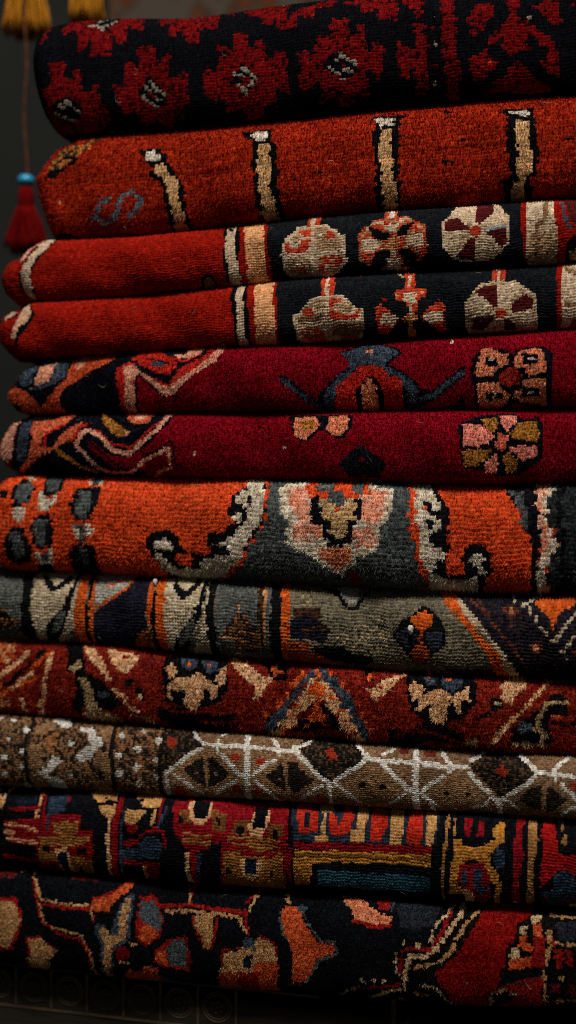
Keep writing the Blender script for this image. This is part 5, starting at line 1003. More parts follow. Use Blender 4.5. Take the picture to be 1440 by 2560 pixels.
PAT['r12'] = """
r12 0 -1930 154 -1810 171 -1786 129 -1750 71 -1774 -46 -1822 -163 -1942 -188 -1930 -13
t12 0 -1930 138 -1822 146 -1786 104 -1762 29 -1810 -63 -1846 -155 -1930 -155 -1918 -4
r12d 0 -1918 330 -1858 363 -1846 288 -1894 271
t12 10 -1822 338 -1726 363
r12d 0 -1486 355 -1426 495 -1210 363 -1270 321 -1450 321
r12 20 -1714 313 -1654 138 -1486 138 -1270 146
t12 15 -1738 355 -1678 246 -1630 163 -1486 163 -1282 163
r12 20 -1642 121 -1606 29 -1486 -29 -1342 -46 -1282 -96 -1258 -238
t12 15 -1630 129 -1606 37 -1546 12 -1438 -4 -1330 -13 -1282 -71 -1258 -146 -1258 -370
r12 18 -1270 163 -1234 71
t12 12 -1270 154 -1246 88
t12 0 -1714 -88 -1618 -71 -1582 -113 -1510 -146 -1570 -213 -1618 -411 -1750 -395 -1702 -171
r12 15 -1774 -395 -1702 -155 -1714 -79 -1618 -63
r12 15 -1582 -104 -1498 -146
o12 0 -1258 204 -1186 229 -1114 271 -1066 346 -970 486 -1018 305 -1054 255 -1126 188 -1150 138 -1246 138 -1270 163
r12 12 -1258 204 -1186 238 -1114 280 -1066 346
b12 0 -1030 255 -982 255 -982 129 -994 -4 -1066 -79 -1114 -96 -1126 -386 -1210 -403 -1198 -163 -1186 -63 -1234 12 -1234 63 -1174 63 -1126 12 -1090 104 -1066 196
t12 0 -1042 229 -1006 229 -1006 171 -1018 4 -1066 -46 -1114 -71 -1162 -403 -1198 -411 -1174 -113 -1162 -63 -1210 4 -1210 37 -1150 46 -1138 -4 -1078 12 -1066 113
x6 0 -994 -104 -1006 -129 -1030 -146 -1054 -155 -1078 -146 -1090 -129 -1090 -113 -1090 -88 -1066 -71 -1042 -63 -1018 -71 -1006 -79
t12 10 -1066 -163 -1018 -171
t12 10 -994 -38 -958 -46
r12 0 -946 238 -874 263 -838 238 -826 188 -778 129 -790 29 -850 -29 -910 -46 -958 4 -946 138
g12 0 -934 213 -862 221 -826 179 -790 129 -802 46 -838 46 -874 79 -934 121 -934 171
o12 0 -934 79 -874 79 -802 29 -886 -29 -934 -4
r12 22 -826 188 -598 213 -406 196 -238 188
t12 18 -766 163 -598 179 -442 171 -286 163
t12 0 -562 163 -442 171 -442 79 -454 -4 -478 -38 -526 -13 -538 46 -574 79
r12 15 -586 146 -562 71 -502 -46 -454 -29 -430 79 -418 146
r12 18 -610 355 -610 213
t12 15 -622 330 -622 221
r12 12 -670 346 -574 355
r12 20 -250 204 -238 138 -214 71
t12 18 -286 163 -226 71
t12 15 -142 453 -202 263 -226 188
r12 12 -250 246 -190 321
r12 0 -754 -13 -634 29 -598 -121 -622 -196 -766 -180 -838 -155 -838 -88
g12 0 -754 -38 -706 -4 -646 4 -622 -79 -634 -171 -718 -171 -754 -121
o12 0 -826 -88 -766 -71 -754 -121 -766 -171 -826 -146
o12 0 -1090 -370 -1018 -213 -946 -238 -910 -180 -814 -188 -826 -378 -934 -403 -1078 -420
g12 0 -814 -238 -658 -361 -670 -420 -838 -420
t12 0 -382 -54 -286 -38 -262 4 -190 29 -154 54 -58 21 -34 -63 -46 -395 -178 -403 -310 -403 -454 -378 -406 -155
o12 0 -418 -188 -286 -163 -310 -411 -454 -386
o12 0 -178 -104 -22 -79 -46 -395 -178 -403 -190 -138
r12 0 -286 -171 -154 -155 -178 -411 -298 -420
b12 0 -262 37 -190 46 -166 -38 -250 -29
t12 0 -202 -13 -202 -29 -202 -29 -214 -38 -226 -29 -226 -29 -238 -21 -226 -13 -226 -4 -214 4 -202 -4 -202 -4
n11 0 -250 -71 -190 -54 -202 -138 -250 -146
r12 15 -394 -129 -382 -38 -274 -21
r12 15 -142 63 -58 29 -34 -54
o12 0 -10 213 14 246 98 246 134 163 170 121 230 54 314 54 338 29 314 -38 230 -46 170 -155 134 -213 50 -205 62 -96 62 -21 26 63 -10 138
g12 12 98 246 170 146 242 63 326 63 350 4 230 -63 134 -230 26 -238
g12 12 -22 213 -22 154 14 63
t12 18 2 346 26 263
b12 0 146 246 146 238 134 221 122 221 98 221 86 229 86 238 86 255 98 263 110 263 122 263 134 255
p12 0 338 363 434 363 518 313 590 263 686 246 674 188 578 188 470 196 422 263
r12 0 530 478 662 470 662 280 590 288
r12 22 446 204 566 179 674 188
b12 10 674 363 674 271
n12 0 686 461 854 470 1034 470 926 188 734 179
k12b 0 782 -4 830 46 986 188 1130 355 1250 461 1202 221 1118 79 974 -29 950 -96 878 -155 830 -255 782 -221
r12 22 1070 461 1010 221 962 129 914 63 782 63 746 37 734 -104
c12 25 1106 363 1094 271 1046 204 998 129 950 63 890 21 794 21 782 -29 758 -196 662 -221 506 -361 290 -428
c12 15 1046 355 1010 271 962 221 926 163 926 104
c12 15 710 54 710 -38 722 -104
c12 0 770 96 770 88 770 79 758 79 758 79 758 88 746 96 758 104 758 113 758 113 770 113 770 104
c12 0 866 88 866 79 854 71 842 71 842 71 830 79 830 79 830 88 842 96 842 96 854 96 866 88
c12 0 518 -155 518 -163 518 -171 506 -171 494 -171 494 -163 494 -155 494 -146 506 -138 506 -138 518 -138 518 -146
c12 0 590 -155 590 -163 578 -171 578 -171 566 -171 566 -163 566 -155 566 -146 566 -138 578 -138 578 -138 590 -138
c12 0 650 -155 650 -155 638 -163 638 -163 626 -163 626 -163 626 -155 626 -146 626 -138 638 -138 638 -138 650 -146
c12 12 326 -370 410 -255
r12 20 470 -238 578 -196 734 -171
c12 12 446 -238 482 -205
t12 20 1202 305 1130 229 1082 138 1046 63 962 -13 830 -46
R13 0 1226 296 1346 461 1466 461 1586 461 1490 255 1418 229 1418 146 1382 104 1358 37 1382 -21 1334 -96 1310 -155 1262 -188 1250 -428 1094 -420 1022 -196 962 -121 950 -79 1022 -4 1106 71 1118 113 1178 213
c12 18 866 -155 950 -171 998 -230 1082 -395
t12 12 830 -221 926 -238
c12 15 722 -263 770 -370
k12b 0 1418 229 1514 271 1574 453 1778 453 1778 146 1778 -46 1778 -395 1598 -386 1586 -46 1466 -46 1358 -46 1322 -104 1370 71 1418 113
o12 0 1442 163 1478 163 1490 113 1526 104 1514 71 1466 79 1442 113
c12 0 1442 213 1478 213 1478 163 1442 171
c12 0 1394 96 1430 96 1454 46 1382 21
o12 0 1382 21 1514 46 1514 -13 1466 -29 1382 -38
c12 0 1502 280 1562 296 1562 246 1514 229
o12 0 1514 229 1574 229 1574 154 1526 163
r12 0 1526 146 1598 163 1586 -29 1502 -13 1526 71
t12 22 1610 196 1622 113 1598 4
r12 0 1658 129 1646 121 1646 113 1634 104 1634 113 1622 121 1622 129 1622 138 1634 146 1634 146 1646 146 1646 138
t12 15 1610 313 1634 280 1778 280
t12 12 1658 121 1778 113
n12 0 1646 246 1778 255 1778 146 1670 138
r12 0 1646 79 1694 88 1682 -13 1658 -29
r12 0 1706 88 1742 88 1742 -13 1718 -13
r12 0 1370 -121 1466 -96 1574 -79 1574 -370 1418 -386 1250 -428 1274 -188
k12 0 1274 -188 1334 -155 1430 -180 1406 -246 1274 -378
c12 12 1262 -378 1286 -188 1358 -155 1430 -196
n12 15 1358 -121 1526 -113
t12 15 1586 -46 1598 -361
t12 0 1706 -88 1706 -88 1706 -96 1694 -96 1682 -96 1682 -96 1682 -88 1682 -79 1682 -71 1694 -71 1706 -71 1706 -79
r12d 0 1622 -121 1682 -121 1670 -188 1622 -188
r12d 0 1718 -129 1766 -129 1766 -213 1718 -196
t12 10 1610 -255 1778 -255
"""
PAT['i3'] = """
d3 10 -1976 -4 -1892 -4
d3 8 -1976 -53 -1880 -49
"""
PAT['i4'] = """
c3b 0 -2011 83 -1987 133 -1975 155 -1927 142 -1975 78
k3 18 -2035 73 -1951 92 -1891 146
"""

rng = np.random.default_rng(7)
random.seed(7)
scene = bpy.context.scene
COL = scene.collection


def lin(h):
    h = h.lstrip('#')
    c = np.array([int(h[i:i + 2], 16) / 255 for i in (0, 2, 4)])
    return np.where(c <= 0.04045, c / 12.92, ((c + 0.055) / 1.055) ** 2.4)


# ---------------------------------------------------------------- yarn colours
# a list is a mottled area: each knot takes one of its yarns
YARN = {
    # top rug
    'k1': ['0c0d12', '0a0b0f'], 'r1': ['6c0b0e', '66090c', '5e080b', '740f10', '6a0a0d', '62090c', '700c0e', '5a070a', '2a0608'], 'd1': '2a0a0c', 'w1': '857b6c',
    # red rug with cream bars
    'k2': '0d0d10', 'm2': ['8a5a2e', '2a2018', 'a8642e', '4a3a2a', 'b06a30'], 'w2': 'c9bdae', 'c2': 'c49a6c',
    'g2': ['565e68', '4c545e', '626a74'],
    'r2': ['962410', '8e200e', '9e2c12', '841a0b'],
    # red rug with roundels (two folds)
    'r3': ['8e170c', '88140a', '941a0e', '821209'], 'k3': '0d0e11', 'K3': ['14161a', '111317', '181a1e'],
    'c3': ['c0a88c', 'b49a7c', 'c6b096'], 'c3b': ['c69c80', 'b98f72', 'cfa88c'], 'p3': ['d39a68', 'd8a274', 'cc9060'],
    'b3': ['7a5a40', '6c4e36', '86664a'], 't3': ['a88a68', '8e7052', 'b89a78', 'a07c5a'],
    'r3b': ['b03a22', 'a6321e', 'ba4428'], 'r3m': ['a8341f', 'a8341f', 'b94a2c', '8e6a4a', 'b08a66'],
    'o3': ['b8794c', 'a8522c', 'c08a5c'], 'm3': ['4a1418', '42120f', '501a1c'],
    'c4': ['bba488', 'a8906f', 'c8b498', '9c8060'], 'd3': '4a0c10', 'bl3': '7c8a90',
    # crimson rug (two folds)
    'x5': ['7a0716', '760615', '800818', '720513'], 'x6': ['7a0716', '760615', '84091a', '700513'],
    'n5': ['0e0e16', '0b0b12', '13141d'], 'b5': ['3e4856', '37414e', '465160', '333a46'],
    'p5': ['d29478', 'cc8c70', 'd89e82'], 'o5': ['c4532f', 'bc4a28', 'c85c38', 'b04426'],
    'r5': ['b4241c', 'a81c18', 'bc3020'], 'p6': ['d07c58', 'c8724e', 'd68664'], 'w3': 'd2bfb0', 'o3d': ['96281c', '8a2018', 'a43222'],
    'p7': ['d0957c', 'c88a70', 'd8a088'], 'o6': ['c65e3c', 'be5432', 'cc6a48'], 'oc6': ['9a6428', '8e5a22', 'a66e30'],
    'p8': ['d07a68', 'c8705e', 'd68674'], 'p9': ['c4604a', 'bc5642', 'cc6a52'], 'n6': ['16161e', '12131a', '20222a'],
    # orange rug
    'o7': ['cc451e', 'ce4a22', 'c6401c', 'd24e26'], 'k7': ['121116', '0f0e12', '17151b'],
    'g7': ['4c5150', '454a4a', '555a58', '404444'], 'g8': ['585a58', '50524f', '62645f', '484a4a'],
    'dg7': ['282b2d', '222527', '303333', '1c1f21'], 'c7': ['cbbfaa', 'c2b49c', 'd2c6b4', 'b8a98e'],
    's7': ['d68a6c', 'd08264', 'dc987c', 'd8a68c'], 's8': ['c87450', 'c06c48', 'd0805c'], 't7': ['bf9a68', 'b48e5a', 'c8a474'],
    # olive rug
    'k8': ['101113', '0e0f10', '141518'], 'b8': ['6a4a30', '3a2a20', '96603a', '2a2220', '5a3e2a'], 'b8d': ['3a281e', '2c1f1a', '4a3020'],
    'c8': ['b8a78c', 'ae9c80', 'c0b098', 'a69474'], 'o8': ['c4571e', 'bc4f1a', 'ca6026', 'b64a1c'], 'o8d': ['93401c', '863818', 'a04a22'],
    'lg8': ['a09c92', '948f84', 'aca89c'], 'n8': ['1c1b26', '181720', '21202c'], 'n8b': ['292c34', '23262e', '30343c'],
    'm8': ['9a5a2c', 'a8622c', '7a5030', 'b46a34'], 'o9t': ['b07a50', 'a66e44', 'bc885e'],
    'ol8': ['6a6351', '625b4a', '726a58', '5a5444', '776c56'], 'dot8': ['6a6351', '625b4a', 'a08c6c', '585143', '8a7a5c'],
    'k8p': ['201d26', '1b1920', '262029', '181618', '2c2226'], 'b9': ['5e3026', '6c3a2a', '4e2822', '3a2422'],
    # rust rug
    'r9': ['7a1f14', '721c12', '82241a', '6a1810', '8a2a1a'], 'k9': ['100f12', '0e0c10', '151314'],
    'm9': ['c08452', 'a84a26', 'c49468', '8a2a1a', 'b46038'], 't9': ['d8aa7c', 'd0a072', 'e0b48a', 'c69466'],
    't9d': ['a88a62', '9a7a52', 'b29670'], 'o9': ['d05820', 'c44e1c', 'd66632'], 'o9d': ['a05026', '8a3c1c'], 'gr9': ['1d3634', '224040'], 'r9d': ['5e1410', '701a14', '4c100e'],
    # brown rug
    'b10': ['7d6046', '74583e', '866a50', '6c5038'], 'b10o': ['96603a', '8a5632', 'a06a42'], 'b10l': ['8e6c4c', '947250', '866446', '9c7a58', '7c5a3e'],
    'b10m': ['7a5a40', '2c2420', '866448', '8c5a36', '3a2c24', '72563c', '5a4432'],
    'k10': ['1e1a18', '191614', '26201c'], 'd10': ['221d1a', '1c1816', '2a2420', '302822'],
    'd10m': ['1c1816', '171412', '4a3828', '221d1a', '2e2824', '181514', '5a4028'],
    'w10': ['d2cdc4', 'cac4bb', 'dad6cf', 'c0b9ad'], 'w10d': ['a49a8c', '988e7e', 'b0a698'], 'x9': ['93301f', '8a2a1a', '9c3a26'], 'x9d': ['5a2016', '662a1c'],
    # panelled rug
    'k11': ['0e0f13', '0b0c10', '121418'], 'n11': ['171d28', '131823', '1c2430'], 'r11': ['84121a', '7c1018', '8c161c', '740e14'],
    'R11': ['b42a1c', 'ac2418', 'bc3220'], 'R12': ['9a1614', '921212', 'a21c18'], 'c11': ['cb9c70', 'c29266', 'd4a87e'], 'p11': ['cc8a62', 'c28058', 'd4966e'],
    't11': ['bd8d56', 'b4844e', 'c69862'], 't11d': ['96693a', '8a5f32', 'a27544'], 'o11': ['96632e', '8c5a28', 'a06c36', '84502a'],
    'o11d': ['6c4222', '62381c', '764a28'], 'oc11': ['b0752f', 'a66c2a', 'ba8038'], 'b11': ['2b3a4b', '253342', '334356', '222c3a'], 'b11b': '6e4a20',
    'sl11': ['242d38', '1f2731', '2a3440'], 'te11': ['2a4c5a', '264652', '305462'],
    # black rug at the bottom
    'k12': ['0e1014', '0c0d11', '131519'], 'k12b': ['13110f', '0f0e0e', '1a1512'], 'n12': ['24262e', '1e2028', '2a2c34'],
    'R13': ['82110e', '7a0e0b', '8a1511'], 'r12': ['8c1a16', '841614', '961f1a'], 'r12d': ['5a1a18', '642020'], 't12': ['bd9060', 'b48656', 'c69a6c', 'a87c4c'],
    'c12': ['c6a67e', 'bc9c74', 'd0b28c'], 'o12': ['c4542c', 'ba4a24', 'cc6036', 'b24422'], 'p12': ['cc7c58', 'c4704c', 'd48a66'],
    'b12': ['3c4854', '35404c', '44505c'], 'g12': ['4a5154', '434a4c', '52595c'],
}
YL = {k: np.array([lin(c) for c in (v if isinstance(v, list) else [v])]) for k, v in YARN.items()}

# ---------------------------------------------------------------- materials
def new_mat(name):
    m = bpy.data.materials.new(name)
    m.use_nodes = True
    nt = m.node_tree
    return m, nt, nt.nodes['Principled BSDF']


def mat_wool(name='knotted_wool', rough=0.95, sheen=0.0):
    m, nt, b = new_mat(name)
    a = nt.nodes.new('ShaderNodeAttribute')
    a.attribute_name = 'yarn'
    tc = nt.nodes.new('ShaderNodeTexCoord')
    n = nt.nodes.new('ShaderNodeTexNoise')
    n.inputs['Scale'].default_value = 900
    n.inputs['Detail'].default_value = 3
    nt.links.new(tc.outputs['Object'], n.inputs['Vector'])
    r = nt.nodes.new('ShaderNodeMapRange')
    r.inputs['From Min'].default_value = 0.25
    r.inputs['From Max'].default_value = 0.75
    r.inputs['To Min'].default_value = 0.7
    r.inputs['To Max'].default_value = 1.25
    nt.links.new(n.outputs['Fac'], r.inputs['Value'])
    mx = nt.nodes.new('ShaderNodeVectorMath')
    mx.operation = 'SCALE'
    nt.links.new(a.outputs['Color'], mx.inputs[0])
    nt.links.new(r.outputs['Result'], mx.inputs['Scale'])
    nt.links.new(mx.outputs['Vector'], b.inputs['Base Color'])
    bp = nt.nodes.new('ShaderNodeBump')
    bp.inputs['Strength'].default_value = 0.5
    bp.inputs['Distance'].default_value = 0.0006
    nt.links.new(n.outputs['Fac'], bp.inputs['Height'])
    nt.links.new(bp.outputs['Normal'], b.inputs['Normal'])
    b.inputs['Roughness'].default_value = rough
    b.inputs['Specular IOR Level'].default_value = 0.03
    b.inputs['Sheen Weight'].default_value = sheen
    b.inputs['Sheen Roughness'].default_value = 0.5
    return m


def mat_plain(name, c1, c2, scale=20, rough=0.8, bump=0.2, dist=0.002, detail=5, spec=0.3, metal=0.0, stretch=None):
    m, nt, b = new_mat(name)
    tc = nt.nodes.new('ShaderNodeTexCoord')
    n = nt.nodes.new('ShaderNodeTexNoise')
    n.inputs['Scale'].default_value = scale
    n.inputs['Detail'].default_value = detail
    src = tc.outputs['Object']
    if stretch:
        mp = nt.nodes.new('ShaderNodeMapping')
        mp.inputs['Scale'].default_value = stretch
        nt.links.new(src, mp.inputs['Vector'])
        src = mp.outputs['Vector']
    nt.links.new(src, n.inputs['Vector'])
    r = nt.nodes.new('ShaderNodeValToRGB')
    r.color_ramp.elements[0].position = 0.35
    r.color_ramp.elements[1].position = 0.65
    r.color_ramp.elements[0].color = (*lin(c1), 1)
    r.color_ramp.elements[1].color = (*lin(c2), 1)
    nt.links.new(n.outputs['Fac'], r.inputs['Fac'])
    nt.links.new(r.outputs['Color'], b.inputs['Base Color'])
    bp = nt.nodes.new('ShaderNodeBump')
    bp.inputs['Strength'].default_value = bump
    bp.inputs['Distance'].default_value = dist
    nt.links.new(n.outputs['Fac'], bp.inputs['Height'])
    nt.links.new(bp.outputs['Normal'], b.inputs['Normal'])
    b.inputs['Roughness'].default_value = rough
    b.inputs['Specular IOR Level'].default_value = spec
    b.inputs['Metallic'].default_value = metal
    return m


M_WOOL = mat_wool()

# ---------------------------------------------------------------- object helpers
def tag(o, label=None, cat=None, group=None, kind=None):
    if label: o['label'] = label
    if cat: o['category'] = cat
    if group: o['group'] = group
    if kind: o['kind'] = kind
    return o


def empty(name, loc):
    o = bpy.data.objects.new(name, None)
    o.empty_display_size = 0.02
    o.location = loc
    COL.objects.link(o)
    return o


def link(name, me, mat, parent=None):
    o = bpy.data.objects.new(name, me)
    if mat: me.materials.append(mat)
    COL.objects.link(o)
    if parent:
        o.parent = parent
        o.matrix_parent_inverse = parent.matrix_basis.inverted()
    return o


def from_bm(name, bm, mat, parent=None, smooth=True):
    bmesh.ops.recalc_face_normals(bm, faces=bm.faces)
    me = bpy.data.meshes.new(name)
    bm.to_mesh(me)
    bm.free()
    if smooth:
        me.polygons.foreach_set('use_smooth', [True] * len(me.polygons))
    return link(name, me, mat, parent)


def mesh_np(name, V, loops, starts, totals, cols, smooth):
    me = bpy.data.meshes.new(name)
    me.vertices.add(len(V))
    me.vertices.foreach_set('co', V.astype(np.float32).ravel())
    me.loops.add(len(loops))
    me.loops.foreach_set('vertex_index', loops.astype(np.int32))
    me.polygons.add(len(starts))
    me.polygons.foreach_set('loop_start', starts.astype(np.int32))
    try:
        me.polygons.foreach_set('loop_total', totals.astype(np.int32))
    except Exception:
        pass
    me.polygons.foreach_set('use_smooth', smooth.astype(bool))
    me.update(calc_edges=True)
    at = me.attributes.new('yarn', 'FLOAT_COLOR', 'CORNER')
    c = np.ones((len(loops), 4), np.float32)
    c[:, :3] = cols
    at.data.foreach_set('color', c.ravel())
    me.validate()
    return me


# ---------------------------------------------------------------- weaving
def inside(px, py, P):
    r = np.zeros(px.shape, bool)
    x0, y0 = P[-1]
    for x1, y1 in P:
        c = ((y0 > py) != (y1 > py))
        if y0 != y1:
            r ^= c & (px < (x1 - x0) * (py - y0) / (y1 - y0) + x0)
        x0, y0 = x1, y1
    return r


def near(px, py, P, w):
    r = np.zeros(px.shape, bool)
    for (x0, y0), (x1, y1) in zip(P[:-1], P[1:]):
        dx, dy = x1 - x0, y1 - y0
        L = dx * dx + dy * dy + 1e-9
        t = np.clip(((px - x0) * dx + (py - y0) * dy) / L, 0, 1)
        r |= np.hypot(px - x0 - t * dx, py - y0 - t * dy) < w / 2
    return r


def weave(F, uk, vk, base, pu, pv, pick, ju, jv, wob=0.08):
    """colour of the yarn at uk, vk (metres on the cloth)"""
    u0, u1 = F.ur
    um = np.where(uk > u1, 2 * u1 - uk, uk)
    if F.SL[0][1] <= -0.2149:
        um = np.where(um < u0, 2 * u0 - um, um)
    U = um * 1e4 + (ju + rng.uniform(-wob, wob, uk.shape)) * pu * 1e4
    V = vk * 1e4 + (jv + rng.uniform(-wob, wob, uk.shape)) * pv * 1e4

    def yarn(key, m):
        y = YL[key]
        return y[(pick[m] * len(y)).astype(int)]
    C = np.zeros(uk.shape + (3,))
    allm = np.ones(uk.shape, bool)
    C[allm] = yarn(base, allm)
    for ln in PAT[F.name].strip().split('\n'):
        if not ln: continue
        t = ln.split()
        key, w = t[0], int(t[1])
        a = list(map(int, t[2:]))
        P = list(zip(a[0::2], a[1::2]))
        xs, ys = a[0::2], a[1::2]
        w = max(w, 0.92 * min(pu, pv) * 1e4) if w else 0
        bb = (U > min(xs) - w) & (U < max(xs) + w) & (V > min(ys) - w) & (V < max(ys) + w)
        if not bb.any(): continue
        hit = np.zeros(uk.shape, bool)
        hit[bb] = near(U[bb], V[bb], P, w) if w else inside(U[bb], V[bb], P)
        C[hit] = yarn(key, hit)
    return C


def warp(u, v, seed):
    """the weave is never quite straight: rows and columns wander a little"""
    du = 0.0003 * np.sin(v * 160 + seed) + 0.0004 * np.sin(u * 55 + v * 90 + seed * 2.1)
    dv = 0.0006 * np.sin(u * 62 + seed * 1.3) + 0.0003 * np.sin(u * 210 + v * 120 + seed * 3.7) + 0.0003 * np.sin(u * 520 + seed)
    return u + du, v + dv


def make_fold(name, key, base, pu=2.5, pv=2.2, pile=1.0, blades=5, blen=2.0, bump=0.55, top_ext=0.006,
              abrash=0.10, tone=1.0, parent=None, lint=8, blk=0.7, fray=0.28):
    F = Fold(FOLDS[key])
    pu, pv = pu / 1000, pv / 1000
    slm = max(q[1] for q in F.SL)
    sll = min(q[1] for q in F.SL)
    nu = int((F.smax - (sll - 0.03)) / pu)
    umin = F.smax - nu * pu
    v0, v1 = F.vbot - 0.006, F.vtop + top_ext
    nv = int((v1 - v0) / pv)
    pv = (v1 - v0) / nv
    K = 3
    # knots
    ku, kv = np.meshgrid(umin + (np.arange(nu) + .5) * pu, v0 + (np.arange(nv) + .5) * pv)
    ku, kv = warp(ku, kv, F.seed)
    pick = rng.random((nv, nu))
    ju = np.clip(rng.normal(0, fray, (nv, nu)) + rng.normal(0, fray * 0.6, (nv, 1)), -0.9, 0.9)
    jv = np.clip(rng.normal(0, fray * 0.6, (nv, nu)), -0.6, 0.6)
    # every knot is K x K cells; blk pulls their design towards the knot's centre
    su, sv = np.meshgrid(umin + (np.arange(nu * K) + .5) * pu / K, v0 + (np.arange(nv * K) + .5) * pv / K)
    su, sv = warp(su, sv, F.seed)
    up = lambda a: np.repeat(np.repeat(a, K, 0), K, 1)
    CS = weave(F, su * (1 - blk) + up(ku) * blk, sv * (1 - blk) + up(kv) * blk, base, pu, pv, up(pick), up(ju), up(jv))
    # dye varies from row to row and batch to batch, and from knot to knot
    rows = np.cumsum(rng.normal(0, 1, nv))
    rows = (rows - rows.mean()) / (rows.std() + 1e-6)
    rowt = 1 + abrash * (0.45 * rows + 0.55 * rng.normal(0, 1, nv))
    seg = np.ones((nv, nu))
    xs = np.linspace(0, 1, nu)
    for j in range(nv):
        for _ in range(3):
            f = rng.uniform(2, 14)
            seg[j] += abrash * 0.35 * np.sin(f * 6.28 * xs + rng.uniform(0, 6.28))
    kn = rng.normal(1, 0.15, (nv, nu))
    T = np.clip(rowt[:, None] * seg * kn, 0.45, 1.7) * tone
    CS = CS * (up(T) * rng.normal(1, 0.07, (nv * K, nu * K)))[..., None]
    # body
    gu = umin + np.arange(nu * K + 1) * pu / K
    gv = v0 + np.arange(nv * K + 1) * pv / K
    fu = (np.arange(nu * K + 1) / K) % 1
    fv = (np.arange(nv * K + 1) / K) % 1
    U, V = warp(*np.meshgrid(gu, gv), F.seed)
    jit = rng.normal(0, 0.10, U.shape) * pu / K * 1.5
    jit2 = rng.normal(0, 0.10, U.shape) * pv / K * 1.5
    P = F.world(U + jit, V + jit2)
    du = np.gradient(P, axis=1)
    dv = np.gradient(P, axis=0)
    N = np.cross(du, dv)
    N /= np.linalg.norm(N, axis=-1, keepdims=True) + 1e-12
    pil = (1 - np.abs(2 * fu - 1) ** 2.5)[None, :] * (1 - np.abs(2 * fv - 1) ** 2.5)[:, None]
    kh = rng.normal(0, 0.25, (nv + 1, nu + 1))
    khh = np.repeat(np.repeat(kh, K, 0), K, 1)[:nv * K + 1, :nu * K + 1]
    D = 1.5 * bump * 1e-3 * (pil * (1 + khh) + rng.normal(0, 0.10, U.shape))
    P = P + N * D[..., None]
    H, W = U.shape
    VB = P.reshape(-1, 3)
    idx = np.arange(H * W).reshape(H, W)
    q = np.stack([idx[:-1, :-1], idx[:-1, 1:], idx[1:, 1:], idx[1:, :-1]], -1).reshape(-1, 4)
    cb = CS.reshape(-1, 3)
    # the flat layers running back under the rug above, and the closed rear
    topc, botc = P[-1], P[0]
    def back(R):
        d = (R - np.array([0, DIST, 0])) @ NDIR
        return R + (-0.24 - d)[:, None] * NDIR
    tb, bb = back(topc), back(botc)
    o1 = len(VB)
    VB = np.concatenate([VB, tb, bb])
    it = o1 + np.arange(W)
    ib = o1 + W + np.arange(W)
    tl, bl = idx[-1], idx[0]
    s1 = np.stack([tl[:-1], tl[1:], it[1:], it[:-1]], -1)
    s2 = np.stack([ib[:-1], ib[1:], bl[1:], bl[:-1]], -1)
    s3 = np.stack([it[:-1], it[1:], ib[1:], ib[:-1]], -1)
    q = np.concatenate([q, s1, s2, s3])
    ct = CS[-1]
    c2 = CS[0]
    cb = np.concatenate([cb, ct, c2, ct * .5 + c2 * .5])
    loops = [q.ravel()]
    tot = [np.full(len(q), 4)]
    cols = [np.repeat(cb, 4, 0)]
    sm = [np.ones(len(q), bool)]
    for e, rev in ((-1, False), (0, True)):
        ring = np.concatenate([idx[:, e], [it[e]], [ib[e]]])
        if rev: ring = ring[::-1]
        loops.append(ring)
        tot.append(np.array([len(ring)]))
        cols.append(np.repeat(CS.reshape(-1, 3).mean(0)[None], len(ring), 0))
        sm.append(np.zeros(1, bool))
    # pile: tufts of fibres on every knot
    nb = nu * nv * blades
    kidx = np.repeat(np.arange(nu * nv), blades)
    bu = ku.ravel()[kidx] + rng.normal(0, 0.27, nb) * pu
    bv = kv.ravel()[kidx] + rng.normal(0, 0.27, nb) * pv
    e = 2e-4
    p0 = F.world(bu, bv)
    tu = F.world(bu + e, bv) - F.world(bu - e, bv)
    tv = F.world(bu, bv + e) - F.world(bu, bv - e)
    tu /= np.linalg.norm(tu, axis=1, keepdims=True) + 1e-12
    tv /= np.linalg.norm(tv, axis=1, keepdims=True) + 1e-12
    nn = np.cross(tu, tv)
    # tufts of one knot lean together
    lean = rng.normal(0, 0.35, (nu * nv, 2))[kidx] + rng.normal(0, 0.33, (nb, 2)) + np.array([0.0, -0.35])
    dr = nn + tu * lean[:, :1] + tv * lean[:, 1:]
    dr /= np.linalg.norm(dr, axis=1, keepdims=True)
    L = blen * 1e-3 * pile * rng.uniform(0.55, 1.2, nb)
    ang = rng.uniform(0, math.pi, nb)
    wd = (tu * np.cos(ang)[:, None] + tv * np.sin(ang)[:, None]) * (rng.uniform(0.16, 0.34, nb) * 1e-3)[:, None]
    tip = p0 + dr * L[:, None]
    BV = np.stack([p0 - wd, p0 + wd, tip], 1).reshape(-1, 3)
    o2 = len(VB)
    VB = np.concatenate([VB, BV])
    loops.append(o2 + np.arange(nb * 3))
    tot.append(np.full(nb, 3))
    bc = weave(F, bu * (1 - blk) + ku.ravel()[kidx] * blk, bv * (1 - blk) + kv.ravel()[kidx] * blk, base, pu, pv, pick.ravel()[kidx], ju.ravel()[kidx], jv.ravel()[kidx])
    bc = bc * (T.ravel()[kidx] * rng.normal(1.0, 0.19, nb).clip(0.4, 1.9))[:, None]
    cols.append(np.repeat(bc, 3, 0))
    sm.append(np.zeros(nb, bool))
    # loose hairs and lint lying on the pile
    for _ in range(lint):
        a = rng.uniform(max(F.ur[0], slm + .02), F.ur[1])
        b = rng.uniform(F.vbot * .8, F.vtop * .8)
        th = rng.uniform(0, 6.28)
        kk = rng.normal(0, 0.5)
        m = 10
        ln = rng.uniform(0.003, 0.009)
        pts_u, pts_v = [a], [b]
        for _k in range(m):
            th += kk * 0.5 + rng.normal(0, 0.12)
            pts_u.append(pts_u[-1] + ln / m * math.cos(th))
            pts_v.append(pts_v[-1] + ln / m * math.sin(th))
        pu_, pv_ = np.array(pts_u), np.array(pts_v)
        c0 = F.world(pu_, pv_)
